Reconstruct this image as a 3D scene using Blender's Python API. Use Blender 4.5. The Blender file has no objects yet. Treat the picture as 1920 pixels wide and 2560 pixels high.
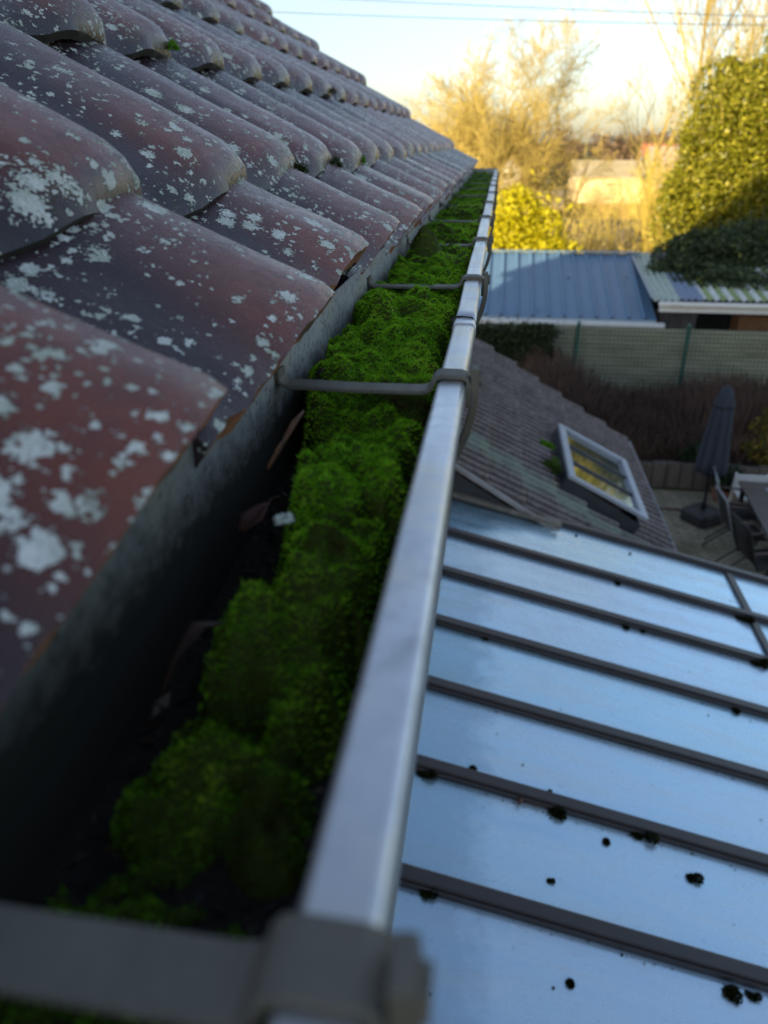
import bpy, math, random
import numpy as np
from math import radians as R_, sin, cos, pi, tan, sqrt
from mathutils import Vector, Matrix

random.seed(7)
RNG = np.random.default_rng(7)
S = bpy.context.scene
COL = S.collection

# ------------------------------------------------------------------ camera, world, sun, exposure
PITCH, YAW = 25.77, 7.89
cd = bpy.data.cameras.new('camera'); cam = bpy.data.objects.new('camera', cd); COL.objects.link(cam)
cam.location = (0, 0, 0); cam.rotation_euler = (R_(90 - PITCH), 0, R_(YAW))
cd.sensor_fit = 'VERTICAL'; cd.sensor_height = 24; cd.sensor_width = 18; cd.lens = 18.02
cd.clip_start = 0.01; cd.clip_end = 5000
cd.dof.use_dof = True; cd.dof.focus_distance = 0.86; cd.dof.aperture_fstop = 4.0
S.camera = cam
SUN_EL, SUN_AZ = 9.7, 212.0            # azimuth clockwise from +Y of the direction towards the sun
w = bpy.data.worlds.new('World'); S.world = w; w.use_nodes = True
nt = w.node_tree; nt.nodes.clear()
sky = nt.nodes.new('ShaderNodeTexSky'); sky.sky_type = 'NISHITA'; sky.sun_disc = False
sky.sun_elevation = R_(SUN_EL); sky.sun_rotation = R_(SUN_AZ)
sky.air_density = 1.0; sky.dust_density = 1.0; sky.ozone_density = 3.0
bg = nt.nodes.new('ShaderNodeBackground'); bg.inputs['Strength'].default_value = 0.137
wo = nt.nodes.new('ShaderNodeOutputWorld')
hs = nt.nodes.new('ShaderNodeHueSaturation'); hs.inputs['Saturation'].default_value = 0.76
tn = nt.nodes.new('ShaderNodeMix'); tn.data_type = 'RGBA'; tn.blend_type = 'MULTIPLY'; tn.inputs[0].default_value = 1.0; tn.inputs[7].default_value = (1.07, 1.0, .96, 1)
nt.links.new(sky.outputs[0], hs.inputs['Color']); nt.links.new(hs.outputs[0], tn.inputs[6]); nt.links.new(tn.outputs[2], bg.inputs['Color']); nt.links.new(bg.outputs[0], wo.inputs['Surface'])
ld = bpy.data.lights.new('sun', 'SUN'); sun = bpy.data.objects.new('sun', ld); COL.objects.link(sun)
ld.energy = 5.0; ld.angle = R_(0.5); ld.color = (1.0, 0.83, 0.56)
az = R_(SUN_AZ); el = R_(SUN_EL)
tos = Vector((sin(az) * cos(el), cos(az) * cos(el), sin(el)))
sun.rotation_euler = tos.to_track_quat('Z', 'Y').to_euler(); sun.location = tos * 60
S.view_settings.view_transform = 'Standard'; S.view_settings.look = 'None'
S.view_settings.gamma = 1.0; S.view_settings.exposure = 1.2; S.view_settings.use_curve_mapping = False
S.cycles.max_bounces = 6; S.cycles.diffuse_bounces = 3; S.cycles.glossy_bounces = 3
S.cycles.transparent_max_bounces = 6; S.cycles.sample_clamp_indirect = 6

GZ = -5.4

# ------------------------------------------------------------------ helpers
class MB:
    """collects shapes, builds ONE mesh object"""
    def __init__(s): s.v = []; s.f = []; s.mi = []
    def add(s, vs, fs, mi=0):
        o = len(s.v); s.v += [tuple(p) for p in vs]; s.f += [tuple(i + o for i in f) for f in fs]; s.mi += [mi] * len(fs); return s
    def box(s, x0, x1, y0, y1, z0, z1, M=None, mi=0):
        vs = [Vector((x, y, z)) for z in (z0, z1) for y in (y0, y1) for x in (x0, x1)]
        if M is not None: vs = [M @ p for p in vs]
        return s.add(vs, [(0, 2, 3, 1), (4, 5, 7, 6), (0, 1, 5, 4), (2, 6, 7, 3), (0, 4, 6, 2), (1, 3, 7, 5)], mi)
    def beam(s, a, b, wd, ht, up=(0, 0, 1), mi=0):
        a = Vector(a); b = Vector(b); d = (b - a).normalized(); u = Vector(up); sd = d.cross(u).normalized(); u = sd.cross(d)
        vs = [p + sd * (sx * wd / 2) + u * (sz * ht / 2) for p in (a, b) for sz in (-1, 1) for sx in (-1, 1)]
        return s.add(vs, [(0, 1, 3, 2), (4, 6, 7, 5), (0, 4, 5, 1), (2, 3, 7, 6), (0, 2, 6, 4), (1, 5, 7, 3)], mi)
    def tube(s, pts, r, n=8, mi=0, caps=True):
        pts = [Vector(p) for p in pts]; rs = r if isinstance(r, (list, tuple)) else [r] * len(pts)
        rings = []; prev = None
        for i, p in enumerate(pts):
            d = (pts[min(i + 1, len(pts) - 1)] - pts[max(i - 1, 0)]).normalized()
            if prev is None:
                a = d.cross(Vector((0, 0, 1))); a = a if a.length > .05 else d.cross(Vector((1, 0, 0)))
            else: a = prev - d * prev.dot(d)
            a.normalize(); b = d.cross(a); prev = a
            rings.append([p + (a * cos(2 * pi * k / n) + b * sin(2 * pi * k / n)) * rs[i] for k in range(n)])
        vs = [q for g in rings for q in g]
        fs = [(i * n + k, i * n + (k + 1) % n, (i + 1) * n + (k + 1) % n, (i + 1) * n + k) for i in range(len(pts) - 1) for k in range(n)]
        if caps: fs += [tuple(range(n - 1, -1, -1)), tuple((len(pts) - 1) * n + k for k in range(n))]
        return s.add(vs, fs, mi)
    def extrude(s, prof, a, b, ax=1, mi=0, steps=1, jit=None):
        """closed outline prof [(x,z)] drawn along Y from a to b"""
        n = len(prof); vs = []
        for k in range(steps + 1):
            y = a + (b - a) * k / steps
            dx, dz = jit(y) if jit else (0, 0)
            vs += [(x + dx, y, z + dz) for x, z in prof]
        fs = [(k * n + i, k * n + (i + 1) % n, (k + 1) * n + (i + 1) % n, (k + 1) * n + i) for k in range(steps) for i in range(n)]
        fs += [tuple(range(n - 1, -1, -1)), tuple(steps * n + i for i in range(n))]
        return s.add(vs, fs, mi)
    def strap(s, path, wd, th, axis=(0, 1, 0), mi=0):
        """flat strap: path in a plane, width along axis"""
        ax = Vector(axis); pts = [Vector(p) for p in path]; vs = []
        for i, p in enumerate(pts):
            d = (pts[min(i + 1, len(pts) - 1)] - pts[max(i - 1, 0)]).normalized(); nn = ax.cross(d).normalized()
            vs += [p - ax * wd / 2 - nn * th / 2, p + ax * wd / 2 - nn * th / 2, p + ax * wd / 2 + nn * th / 2, p - ax * wd / 2 + nn * th / 2]
        fs = [(i * 4 + k, i * 4 + (k + 1) % 4, i * 4 + 4 + (k + 1) % 4, i * 4 + 4 + k) for i in range(len(pts) - 1) for k in range(4)]
        m = (len(pts) - 1) * 4
        fs += [(3, 2, 1, 0), (m, m + 1, m + 2, m + 3)]
        return s.add(vs, fs, mi)
    def build(s, name, mats, parent=None, smooth=False, bevel=0, **kw):
        me = bpy.data.meshes.new(name); me.from_pydata(s.v, [], s.f)
        mats = mats if isinstance(mats, (list, tuple)) else [mats]
        for m in mats: me.materials.append(m)
        if len(mats) > 1: me.polygons.foreach_set('material_index', s.mi)
        return link(name, me, parent, smooth, bevel, **kw)

def link(name, me, parent=None, smooth=False, bevel=0, **kw):
    o = bpy.data.objects.new(name, me); COL.objects.link(o)
    if smooth: me.polygons.foreach_set('use_smooth', [True] * len(me.polygons))
    me.update()
    if bevel:
        b = o.modifiers.new('bevel', 'BEVEL'); b.width = bevel; b.segments = 2; b.limit_method = 'ANGLE'
    if parent: o.parent = parent
    tag(o, **kw); return o

def tag(o, label=None, cat=None, group=None, kind=None):
    for k, v in (('label', label), ('category', cat), ('group', group), ('kind', kind)):
        if v: o[k] = v
    return o

def empty(name, loc, label, cat, group=None, rz=0):
    o = bpy.data.objects.new(name, None); COL.objects.link(o); o.location = loc; o.rotation_euler.z = rz
    o.empty_display_size = .1
    return tag(o, label, cat, group)

def npmesh(name, V, F, mats, parent=None, smooth=False, rnd=None, loops=None, **kw):
    """V (n,3), F (m,k) arrays -> object; rnd = per-face random value"""
    me = bpy.data.meshes.new(name); V = np.asarray(V, np.float32); F = np.asarray(F, np.int32); k = F.shape[1]
    me.vertices.add(len(V)); me.vertices.foreach_set('co', V.ravel())
    me.loops.add(F.size); me.loops.foreach_set('vertex_index', F.ravel())
    me.polygons.add(len(F)); me.polygons.foreach_set('loop_start', np.arange(0, F.size, k, dtype=np.int32))
    me.update(calc_edges=True)
    for m in (mats if isinstance(mats, (list, tuple)) else [mats]): me.materials.append(m)
    if rnd is not None:
        a = me.attributes.new('rnd', 'FLOAT', 'FACE'); a.data.foreach_set('value', np.asarray(rnd, np.float32))
    return link(name, me, parent, smooth, **kw)

def inv(o): return o
def kid(o, parent):
    """parent in world place (thing has only a location / z turn)"""
    o.parent = parent; o.matrix_parent_inverse = (Matrix.Translation(parent.location) @ parent.rotation_euler.to_matrix().to_4x4()).inverted(); return o

# ------------------------------------------------------------------ materials
class NT:
    def __init__(s, name):
        s.m = bpy.data.materials.new(name); s.m.use_nodes = True; s.t = s.m.node_tree; s.t.nodes.clear()
        s.out = s.n('ShaderNodeOutputMaterial'); s.p = s.n('ShaderNodeBsdfPrincipled'); s.l(s.p.outputs[0], s.out.inputs[0])
    def n(s, t, **kw):
        x = s.t.nodes.new(t)
        for k, v in kw.items(): setattr(x, k, v)
        return x
    def l(s, a, b): s.t.links.new(a, b); return s
    def coord(s, kind='Object'): return s.n('ShaderNodeTexCoord').outputs[kind] if kind != 'World' else s.n('ShaderNodeNewGeometry').outputs['Position']
    def noise(s, vec, scale, detail=4, rough=.55, dist=0, out=0):
        x = s.n('ShaderNodeTexNoise'); x.inputs['Scale'].default_value = scale; x.inputs['Detail'].default_value = detail
        x.inputs['Roughness'].default_value = rough; x.inputs['Distortion'].default_value = dist; s.l(vec, x.inputs['Vector']); return x.outputs[out]
    def vor(s, vec, scale, rnd=1.0, feature='F1'):
        x = s.n('ShaderNodeTexVoronoi', feature=feature); x.inputs['Scale'].default_value = scale; x.inputs['Randomness'].default_value = rnd; s.l(vec, x.inputs['Vector']); return x
    def ramp(s, f, stops, interp='LINEAR'):
        x = s.n('ShaderNodeValToRGB'); e = x.color_ramp.elements; x.color_ramp.interpolation = interp
        while len(e) > 1: e.remove(e[0])
        for i, (p, c) in enumerate(stops):
            c = (c, c, c) if isinstance(c, (int, float)) else c
            q = e[0] if i == 0 else e.new(p); q.position = p; q.color = (*c[:3], 1)
        s.l(f, x.inputs[0]); return x.outputs[0]
    def mix(s, f, a, b, mode='MIX'):
        x = s.n('ShaderNodeMix', data_type='RGBA', blend_type=mode)
        for sock, v in ((x.inputs[0], f), (x.inputs[6], a), (x.inputs[7], b)):
            if isinstance(v, (int, float)): sock.default_value = v if sock.type == 'VALUE' else (v, v, v, 1)
            elif isinstance(v, tuple): sock.default_value = (*v[:3], 1)
            else: s.l(v, sock)
        return x.outputs[2]
    def math(s, op, a, b=0, c=0, clamp=False):
        x = s.n('ShaderNodeMath', operation=op, use_clamp=clamp)
        for sock, v in zip(x.inputs, (a, b, c)):
            if isinstance(v, (int, float)): sock.default_value = v
            else: s.l(v, sock)
        return x.outputs[0]
    def vadd(s, a, b, sc):
        x = s.n('ShaderNodeVectorMath', operation='MULTIPLY_ADD'); s.l(b, x.inputs[0]); x.inputs[1].default_value = (sc, sc, sc); s.l(a, x.inputs[2]); return x.outputs[0]
    def scale(s, vec, sc):
        x = s.n('ShaderNodeVectorMath', operation='MULTIPLY'); s.l(vec, x.inputs[0]); x.inputs[1].default_value = sc; return x.outputs[0]
    def attr(s, name): return s.n('ShaderNodeAttribute', attribute_name=name).outputs['Fac']
    def set(s, **kw):
        names = dict(base='Base Color', rough='Roughness', metal='Metallic', spec='Specular IOR Level', coat='Coat Weight', trans='Transmission Weight', normal='Normal', alpha='Alpha', sss='Subsurface Weight', sheen='Sheen Weight')
        for k, v in kw.items():
            sock = s.p.inputs[names[k]]
            if isinstance(v, tuple): sock.default_value = (*v[:3], 1)
            elif isinstance(v, (int, float)): sock.default_value = v
            else: s.l(v, sock)
        return s
    def bump(s, h, strength=.3, dist=.01, prev=None):
        x = s.n('ShaderNodeBump'); x.inputs['Strength'].default_value = strength; x.inputs['Distance'].default_value = dist; s.l(h, x.inputs['Height'])
        if prev is not None: s.l(prev, x.inputs['Normal'])
        return x.outputs[0]

def plain(name, base, rough=.6, metal=0, var=.25, scale=8, spec=.5, bump=0, coord='Object'):
    m = NT(name); c = m.coord(coord); n = m.noise(c, scale, 6, .6)
    lo = tuple(x * (1 - var) for x in base); hi = tuple(min(1, x * (1 + var)) for x in base)
    m.set(base=m.ramp(n, [(.3, lo), (.7, hi)]), rough=rough, metal=metal, spec=spec)
    if bump: m.set(normal=m.bump(m.noise(c, scale * 4, 4), bump, .01))
    return m.m

def lichen_layers(m, pos, base, layers, col_a, col_b, warp=((420, .0010), (170, .0016), (70, .0012))):
    """irregular rosettes: returns colour, lichen mask"""
    v = pos
    for sc, amt in warp:
        nn = m.n('ShaderNodeTexNoise'); nn.inputs['Scale'].default_value = sc; nn.inputs['Detail'].default_value = 3; m.l(pos, nn.inputs['Vector'])
        sub = m.n('ShaderNodeVectorMath', operation='SUBTRACT'); m.l(nn.outputs['Color'], sub.inputs[0]); sub.inputs[1].default_value = (.5, .5, .5)
        v = m.vadd(v, sub.outputs[0], amt * 4)
    mask = None; crumble = m.vor(pos, 330).outputs['Distance']
    for sc, rmax, power, off, cl_sc, cl_lo, cl_hi in layers:
        vv = m.n('ShaderNodeVectorMath', operation='ADD'); m.l(v, vv.inputs[0]); vv.inputs[1].default_value = (off, off * 1.7, off * .6)
        vo = m.vor(vv.outputs[0], sc)
        sep = m.n('ShaderNodeSeparateColor'); m.l(vo.outputs['Color'], sep.inputs[0])
        rad = m.math('MULTIPLY', m.math('POWER', sep.outputs[0], power), rmax)
        cl = m.ramp(m.noise(pos, cl_sc, 2, .5), [(cl_lo, 0.0), (cl_hi, 1.0)])
        rad = m.math('MULTIPLY', rad, cl)
        d = m.math('SUBTRACT', m.math('SUBTRACT', rad, m.math('MULTIPLY', m.math('SUBTRACT', crumble, .30), .34)), vo.outputs['Distance'])
        k = m.math('MULTIPLY', d, 14.0, clamp=True)
        mask = k if mask is None else m.math('MAXIMUM', mask, k)
    fine = m.noise(pos, 420, 3, .6)
    big = m.noise(pos, 30, 2, .5)
    col = m.mix(m.ramp(m.math('ADD', m.math('MULTIPLY', fine, .6), m.math('MULTIPLY', big, .5)), [(.4, 0.0), (.7, 1.0)]), col_a, col_b)
    return m.mix(mask, base, col), mask, fine

def tile_material(name, edge=False):
    m = NT(name); pos = m.coord('World'); ob = m.coord('Object')
    info = m.n('ShaderNodeObjectInfo').outputs['Random']
    n1 = m.noise(pos, 9, 5, .6); n2 = m.noise(pos, 55, 4, .65); n3 = m.noise(pos, 620, 3, .6)
    base = m.ramp(n1, [(.28, (.120, .032, .020)), (.52, (.190, .053, .032)), (.75, (.250, .076, .042))])
    base = m.mix(m.ramp(n2, [(.42, 0.0), (.68, .45)]), base, (.052, .037, .042))
    base = m.mix(m.ramp(m.noise(pos, 33, 3, .55), [(.70, 0.0), (.76, .55)]), base, (.20, .075, .035))
    # per-tile shade
    base = m.mix(m.math('MULTIPLY', info, .22), base, (.16, .06, .05))
    # grime and algae collecting along the tile tails (a deposit, follows its own ragged edge)
    sx = m.n('ShaderNodeSeparateXYZ'); m.l(ob, sx.inputs[0])
    tail = m.math('ADD', sx.outputs[0], m.math('MULTIPLY', m.math('SUBTRACT', n2, .5), .05))
    if not edge:
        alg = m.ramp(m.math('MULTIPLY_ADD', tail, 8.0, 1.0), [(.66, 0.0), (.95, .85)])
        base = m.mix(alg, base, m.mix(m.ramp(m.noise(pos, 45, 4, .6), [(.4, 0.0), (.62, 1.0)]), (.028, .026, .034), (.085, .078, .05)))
    pan = m.ramp(m.math('MULTIPLY_ADD', m.math('ADD', sx.outputs[2], m.math('MULTIPLY', m.math('SUBTRACT', n2, .5), .02)), 20.0, 1.0), [(.12, .88), (.62, 0.0)])  # dirt in the pans, deepened to paint in the shade of the valleys
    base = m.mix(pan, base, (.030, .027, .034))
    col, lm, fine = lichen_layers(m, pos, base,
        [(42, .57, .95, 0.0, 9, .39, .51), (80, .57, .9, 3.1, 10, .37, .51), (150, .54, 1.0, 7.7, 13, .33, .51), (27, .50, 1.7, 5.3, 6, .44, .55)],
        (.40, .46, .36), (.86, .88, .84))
    rough = m.mix(lm, m.ramp(n2, [(.3, .17), (.7, .36)]), 1.0)
    b = m.bump(n3, .40, .0014); b = m.bump(n2, .15, .004, b)
    b = m.bump(m.math('MULTIPLY', lm, m.math('MULTIPLY_ADD', fine, .9, .5)), 1.0, .0035, b)
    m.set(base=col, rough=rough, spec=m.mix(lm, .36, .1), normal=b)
    return m.m

def terracotta():
    m = NT('broken_terracotta'); p = m.coord('World'); n = m.noise(p, 60, 5, .65); n2 = m.noise(p, 22, 3)
    c = m.ramp(n, [(.30, (.14, .055, .025)), (.45, (.36, .13, .050)), (.7, (.46, .19, .08))])
    c = m.mix(m.ramp(n2, [(.47, 0.0), (.60, .9)]), c, (.060, .052, .028))
    m.set(base=c, rough=.9, normal=m.bump(n, .8, .004)); return m.m

def zinc(name, base=(.50, .52, .54), rough=.33, dirt=0.0, metal=.75):
    m = NT(name); p = m.coord('World'); st = m.scale(p, (60, 4, 60)); n = m.noise(st, 1, 4, .6); n2 = m.noise(p, 28, 5, .65)
    c = m.ramp(n2, [(.3, tuple(x * .78 for x in base)), (.7, tuple(min(1, x * 1.12) for x in base))])
    c = m.mix(m.ramp(m.noise(p, 14, 5, .65), [(.48, 0.0), (.62, .6)]), c, (base[0] * .98, base[1] * .86, base[2] * .66)); c = m.mix(m.ramp(m.noise(p, 21, 5, .7, 1.0), [(.55, 0.0), (.68, .5)]), c, tuple(x * .55 for x in base))
    if dirt:
        sp = m.vor(p, 210); sep = m.n('ShaderNodeSeparateColor'); m.l(sp.outputs['Color'], sep.inputs[0])
        k = m.math('MULTIPLY', m.math('SUBTRACT', m.math('MULTIPLY', m.math('POWER', sep.outputs[0], 4), .5), sp.outputs['Distance']), 12, clamp=True)
        sp2 = m.noise(p, 120, 4, .7)
        sz = m.n('ShaderNodeSeparateXYZ'); m.l(p, sz.inputs[0])
        low = m.math('ADD', sz.outputs[2], m.math('MULTIPLY', m.math('SUBTRACT', m.noise(p, 75, 6, .72), .5), .07))
        k2 = m.ramp(m.math('MULTIPLY_ADD', low, -13.0, -1.80), [(.35, 0.0), (.80, 1.0)])       # silt line near the water
        c = m.mix(k, c, (.05, .05, .045)); c = m.mix(m.ramp(sp2, [(.52, 0.0), (.64, .7)]), c, (.13, .14, .115)); yshade = m.math('ADD', m.n('ShaderNodeSeparateXYZ').outputs[1], 0); m.l(p, yshade.node.inputs[0].links[0].from_node.inputs[0]); c = m.mix(m.ramp(m.math('ADD', yshade, m.math('MULTIPLY', m.math('SUBTRACT', sp2, .5), .7)), [(.16, .85), (.62, 0.0)]), c, (.075, .080, .062)); sxo = m.n('ShaderNodeSeparateXYZ'); m.l(p, sxo.inputs[0]); k2 = m.math('MULTIPLY', k2, m.math('LESS_THAN', sxo.outputs[0], -.0354)); c = m.mix(k2, c, (.03, .028, .022))  # near end of the trough tinted darker, painting in the shade over it
    m.set(base=c, rough=m.ramp(n, [(.3, rough * .85), (.7, rough * 1.3)]), metal=metal, normal=m.bump(n2, .06, .002)); return m.m

def leafmat(name, stops, rough=.5, trans=.35, spec=.4):
    m = NT(name); a = m.attr('rnd'); c = m.ramp(a, stops); m.set(base=c, rough=rough, spec=spec)
    tr = m.n('ShaderNodeBsdfTranslucent'); m.l(c, tr.inputs[0]); mx = m.n('ShaderNodeMixShader'); mx.inputs[0].default_value = trans
    m.l(m.p.outputs[0], mx.inputs[1]); m.l(tr.outputs[0], mx.inputs[2]); m.l(mx.outputs[0], m.out.inputs[0]); return m.m

M_TILE = tile_material('lichen_roof_tile'); M_EAVE = tile_material('lichen_eave_tile', True); M_TERRA = terracotta()
M_BEAD = zinc('weathered_zinc_bead', (.64, .67, .71), .36, 0, .75)
M_TROUGH = zinc('dirty_zinc_sheet', (.37, .385, .39), .6, 1, .25)
M_STEEL = zinc('galvanised_strap', (.14, .135, .115), .65, 0, .25)
M_CUT = plain('dark_cut_metal', (.02, .02, .022), .6)
M_SOLDER = plain('solder_smear', (.62, .63, .65), .4, .7, .5, 160)
def brick_material():
    m = NT('house_brick'); p = m.coord('World'); sp = m.n('ShaderNodeSeparateXYZ'); m.l(p, sp.inputs[0]); cb = m.n('ShaderNodeCombineXYZ')
    m.l(m.math('ADD', sp.outputs[0], sp.outputs[1]), cb.inputs[0]); m.l(sp.outputs[2], cb.inputs[1])
    b = m.n('ShaderNodeTexBrick'); m.l(cb.outputs[0], b.inputs['Vector']); b.inputs['Scale'].default_value = 1; b.inputs['Brick Width'].default_value = .22; b.inputs['Row Height'].default_value = .0625; b.inputs['Mortar Size'].default_value = .006
    b.inputs['Color1'].default_value = (.26, .115, .075, 1); b.inputs['Color2'].default_value = (.17, .075, .055, 1); b.inputs['Mortar'].default_value = (.30, .28, .25, 1)
    n = m.noise(p, 40, 5, .65); c = m.mix(m.ramp(n, [(.4, 0.0), (.75, .5)]), b.outputs['Color'], (.10, .07, .06)); m.set(base=c, rough=.92, normal=m.bump(n, .3, .004, m.bump(b.outputs['Fac'], -.6, .006))); return m.m
M_BRICK = brick_material()
M_DARKWOOD = plain('dark_board', (.03, .027, .027), .8)
M_SOIL = plain('gutter_silt', (.014, .012, .010), .95, 0, .6, 180, bump=.8, coord='Generated')
M_MOSS = leafmat('moss_blade', [(0, (.070, .050, .014)), (.12, (.045, .090, .006)), (.36, (.095, .270, .006)), (.68, (.215, .52, .012)), (1, (.46, .68, .05))], .7, .3, .2)
M_MOSSBED = plain('moss_bed', (.016, .045, .004), .95, 0, .5, 120, bump=.6)

# ------------------------------------------------------------------ house: roof tiles
PT = R_(33.0); CX0, CZ0 = -.130, -.106; W = .269; EXP = .328; FIRST = .158
DN = Vector((cos(PT), 0, -sin(PT))); NR = Vector((sin(PT), 0, cos(PT)))
RIDGE_X = -4.25; RIDGE_Z = CZ0 - tan(PT) * (RIDGE_X - CX0); HY0, HY1 = -18.0, 5.50
A = .047
def prof(v):
    v = np.asarray(v, float)
    t = np.clip(-v / .222, 0, 1.15); near = -A * (.5 - .5 * np.cos(pi * np.clip(t, 0, 1) ** 1.15))
    near = near - np.where(t > 1, (t - 1) * .06, 0)
    far = -A * (1 - np.cos(np.clip(v / .048, 0, 1) * pi / 2)) * .84
    return np.where(v <= 0, near, far)

def tile_mesh(name, L, nose, seed, nu=16, nv=30, jag=0.0):
    rng = np.random.default_rng(seed); th = .0125 if nose else .020
    v = np.concatenate([np.linspace(-.238, -.02, nv - 9), np.linspace(-.012, .047, 9)]); u = -L + L * np.linspace(0, 1, nu) ** .55
    U, Vv = np.meshgrid(u, v, indexing='ij')
    Z = prof(Vv) + (.125 if nose else .17) * U
    if nose:
        k = np.clip((U + .055) / .055, 0, 1); Z = Z - .048 * (1 - np.sqrt(np.clip(1 - (k * .985) ** 2, 0, 1))) * (.42 + .58 * np.exp(-(Vv / .07) ** 2))
        U = U - .012 * np.clip((-Vv - .14) / .08, 0, 1) * k
    else:
        k = np.clip((U + .02) / .02, 0, 1); Z = Z - .004 * k ** 2
        j = np.interp(v, np.linspace(-.24, .05, 24), rng.normal(0, 1, 24)) * jag; j = j - .006 * np.clip((v - .0) / .04, 0, 1)
        U = U + j[None, :] * np.clip((U + .05) / .05, 0, 1)
        # moulded rise where the head slips under the next course
    Z = Z + np.interp(Vv, np.linspace(-.24, .05, 9), rng.normal(0, .0009, 9)) + .0006 * np.sin(U * 40 + seed)
    top = np.stack([U, Vv, Z], -1).reshape(-1, 3)
    thk = np.full_like(Z, th)
    if not nose: thk = th + np.interp(v, np.linspace(-.24, .05, 15), rng.uniform(-.002, .003, 15))[None, :] * np.clip((U + .03) / .03, 0, 1)
    bot = np.stack([U - .001, Vv, Z - thk], -1).reshape(-1, 3)
    n = nu * nv; V = np.concatenate([top, bot]); F = []; mi = []
    id_ = lambda i, j: i * nv + j
    for i in range(nu - 1):
        for j in range(nv - 1):
            F.append((id_(i, j), id_(i + 1, j), id_(i + 1, j + 1), id_(i, j + 1))); mi.append(0)
            F.append((n + id_(i, j), n + id_(i, j + 1), n + id_(i + 1, j + 1), n + id_(i + 1, j))); mi.append(0)
    for j in range(nv - 1):
        F.append((id_(nu - 1, j), n + id_(nu - 1, j), n + id_(nu - 1, j + 1), id_(nu - 1, j + 1))); mi.append(1)
        F.append((id_(0, j), id_(0, j + 1), n + id_(0, j + 1), n + id_(0, j))); mi.append(1)
    for i in range(nu - 1):
        F.append((id_(i, 0), n + id_(i, 0), n + id_(i + 1, 0), id_(i + 1, 0))); mi.append(0)
        F.append((id_(i, nv - 1), id_(i + 1, nv - 1), n + id_(i + 1, nv - 1), n + id_(i, nv - 1))); mi.append(0)
    return V, np.array(F, np.int32), np.array(mi, np.int32)

def mesh_from(name, V, F, mi, mats):
    me = bpy.data.meshes.new(name); me.vertices.add(len(V)); me.vertices.foreach_set('co', V.astype(np.float32).ravel())
    me.loops.add(F.size); me.loops.foreach_set('vertex_index', F.ravel()); me.polygons.add(len(F))
    me.polygons.foreach_set('loop_start', np.arange(0, F.size, 4, dtype=np.int32))
    me.update(calc_edges=True); me.polygons.foreach_set('material_index', mi)
    me.polygons.foreach_set('use_smooth', (mi == 0))
    for m in mats: me.materials.append(m)
    me.set_sharp_from_angle(angle=R_(50)); me.update(); return me

house = empty('house', (-4.2, -6, GZ), 'house with a lichen spotted maroon pantile roof filling the upper left', 'house')
M_TAIL = plain('mossy_tile_tail', (.030, .027, .020), .9, 0, .6, 60, coord='Object')
eave_v = [tile_mesh('e', .30, False, s, jag=.0016) for s in (1, 2, 3)]
field_v = [tile_mesh('f', .42, True, s) for s in (11, 12, 13)]
eave_m = [mesh_from('eave_tile', *x, [M_EAVE, M_TERRA]) for x in eave_v]
field_m = [mesh_from('roof_tile', *x, [M_TILE, M_TAIL]) for x in field_v]
rt = np.random.default_rng(21)
spots = []
COLS = range(-2, 19)
push = {-2: .026, -1: .022, 0: .006, 1: .006, 2: -.010, 3: -.006, 4: .002}
NC = 15
for c in range(NC):
    s = 0 if c == 0 else FIRST + EXP * (c - 1)
    for i in COLS:
        y = .350 + W * i + rt.normal(0, .0022) + (0 if c == 0 else .012)
        p = Vector((CX0, y, CZ0)) - DN * s + NR * rt.normal(0, .0018)
        p += DN * ((push.get(i, rt.normal(0, .004))) if c == 0 else rt.normal(0, .0035))
        spots.append((c, i, p, .060 if (c, i) == (0, 0) else rt.normal(0, .008), rt.normal(0, .006)))
near = sorted(spots, key=lambda q: (q[2] - Vector((0, .4, 0))).length)[:100]
near_ids = {(q[0], q[1]) for q in near}
fV, fF, fM, off = [], [], [], 0
for c, i, p, rz, rx in spots:
    k = (i * 7 + c * 3) % 3
    Mx = Matrix.Translation(p) @ Matrix.Rotation(PT, 4, 'Y') @ Matrix.Rotation(rz, 4, 'Z') @ Matrix.Rotation(rx, 4, 'X')
    if (c, i) in near_ids:
        o = bpy.data.objects.new('roof_tile', eave_m[k] if c == 0 else field_m[k]); COL.objects.link(o); o.matrix_world = Mx; kid(o, house)
    else:
        V, F, mi = eave_v[k] if c == 0 else field_v[k]; Mn = np.array(Mx)
        fV.append(V @ Mn[:3, :3].T + Mn[:3, 3]); fF.append(F + off); fM.append(mi); off += len(V)
far_tiles = mesh_from('tile_field', np.concatenate(fV), np.concatenate(fF), np.concatenate(fM), [M_TILE, M_TAIL])
o = link('tile_field', far_tiles, None, False, kind='stuff'); kid(o, house)
# deck under the tiles (both pitches), walls, gable, boards
mb = MB()
th = .03; ev = Vector((CX0, 0, CZ0)) - NR * .085 - DN * .05; W2X = 2 * RIDGE_X - ev.x
rz_ = RIDGE_Z - .02
for y0, y1 in ((HY0, HY1 - .12),):
    mb.add([(ev.x, y0, ev.z), (ev.x, y1, ev.z), (RIDGE_X, y1, rz_ - .06), (RIDGE_X, y0, rz_ - .06)], [(0, 1, 2, 3)])
    mb.add([(W2X, y0, ev.z), (W2X, y1, ev.z), (RIDGE_X, y1, rz_ - .06), (RIDGE_X, y0, rz_ - .06)], [(3, 2, 1, 0)])
kid(mb.build('roof_deck', M_DARKWOOD), house)
mb = MB()   # rear pitch and the part of the front pitch behind the tiles: plain tiled slabs
rp = [(RIDGE_X, RIDGE_Z), (2 * RIDGE_X - CX0, CZ0)]
mb.add([(rp[0][0], HY0, rp[0][1]), (rp[0][0], HY1, rp[0][1]), (rp[1][0], HY1, rp[1][1]), (rp[1][0], HY0, rp[1][1])], [(0, 1, 2, 3)])
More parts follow.
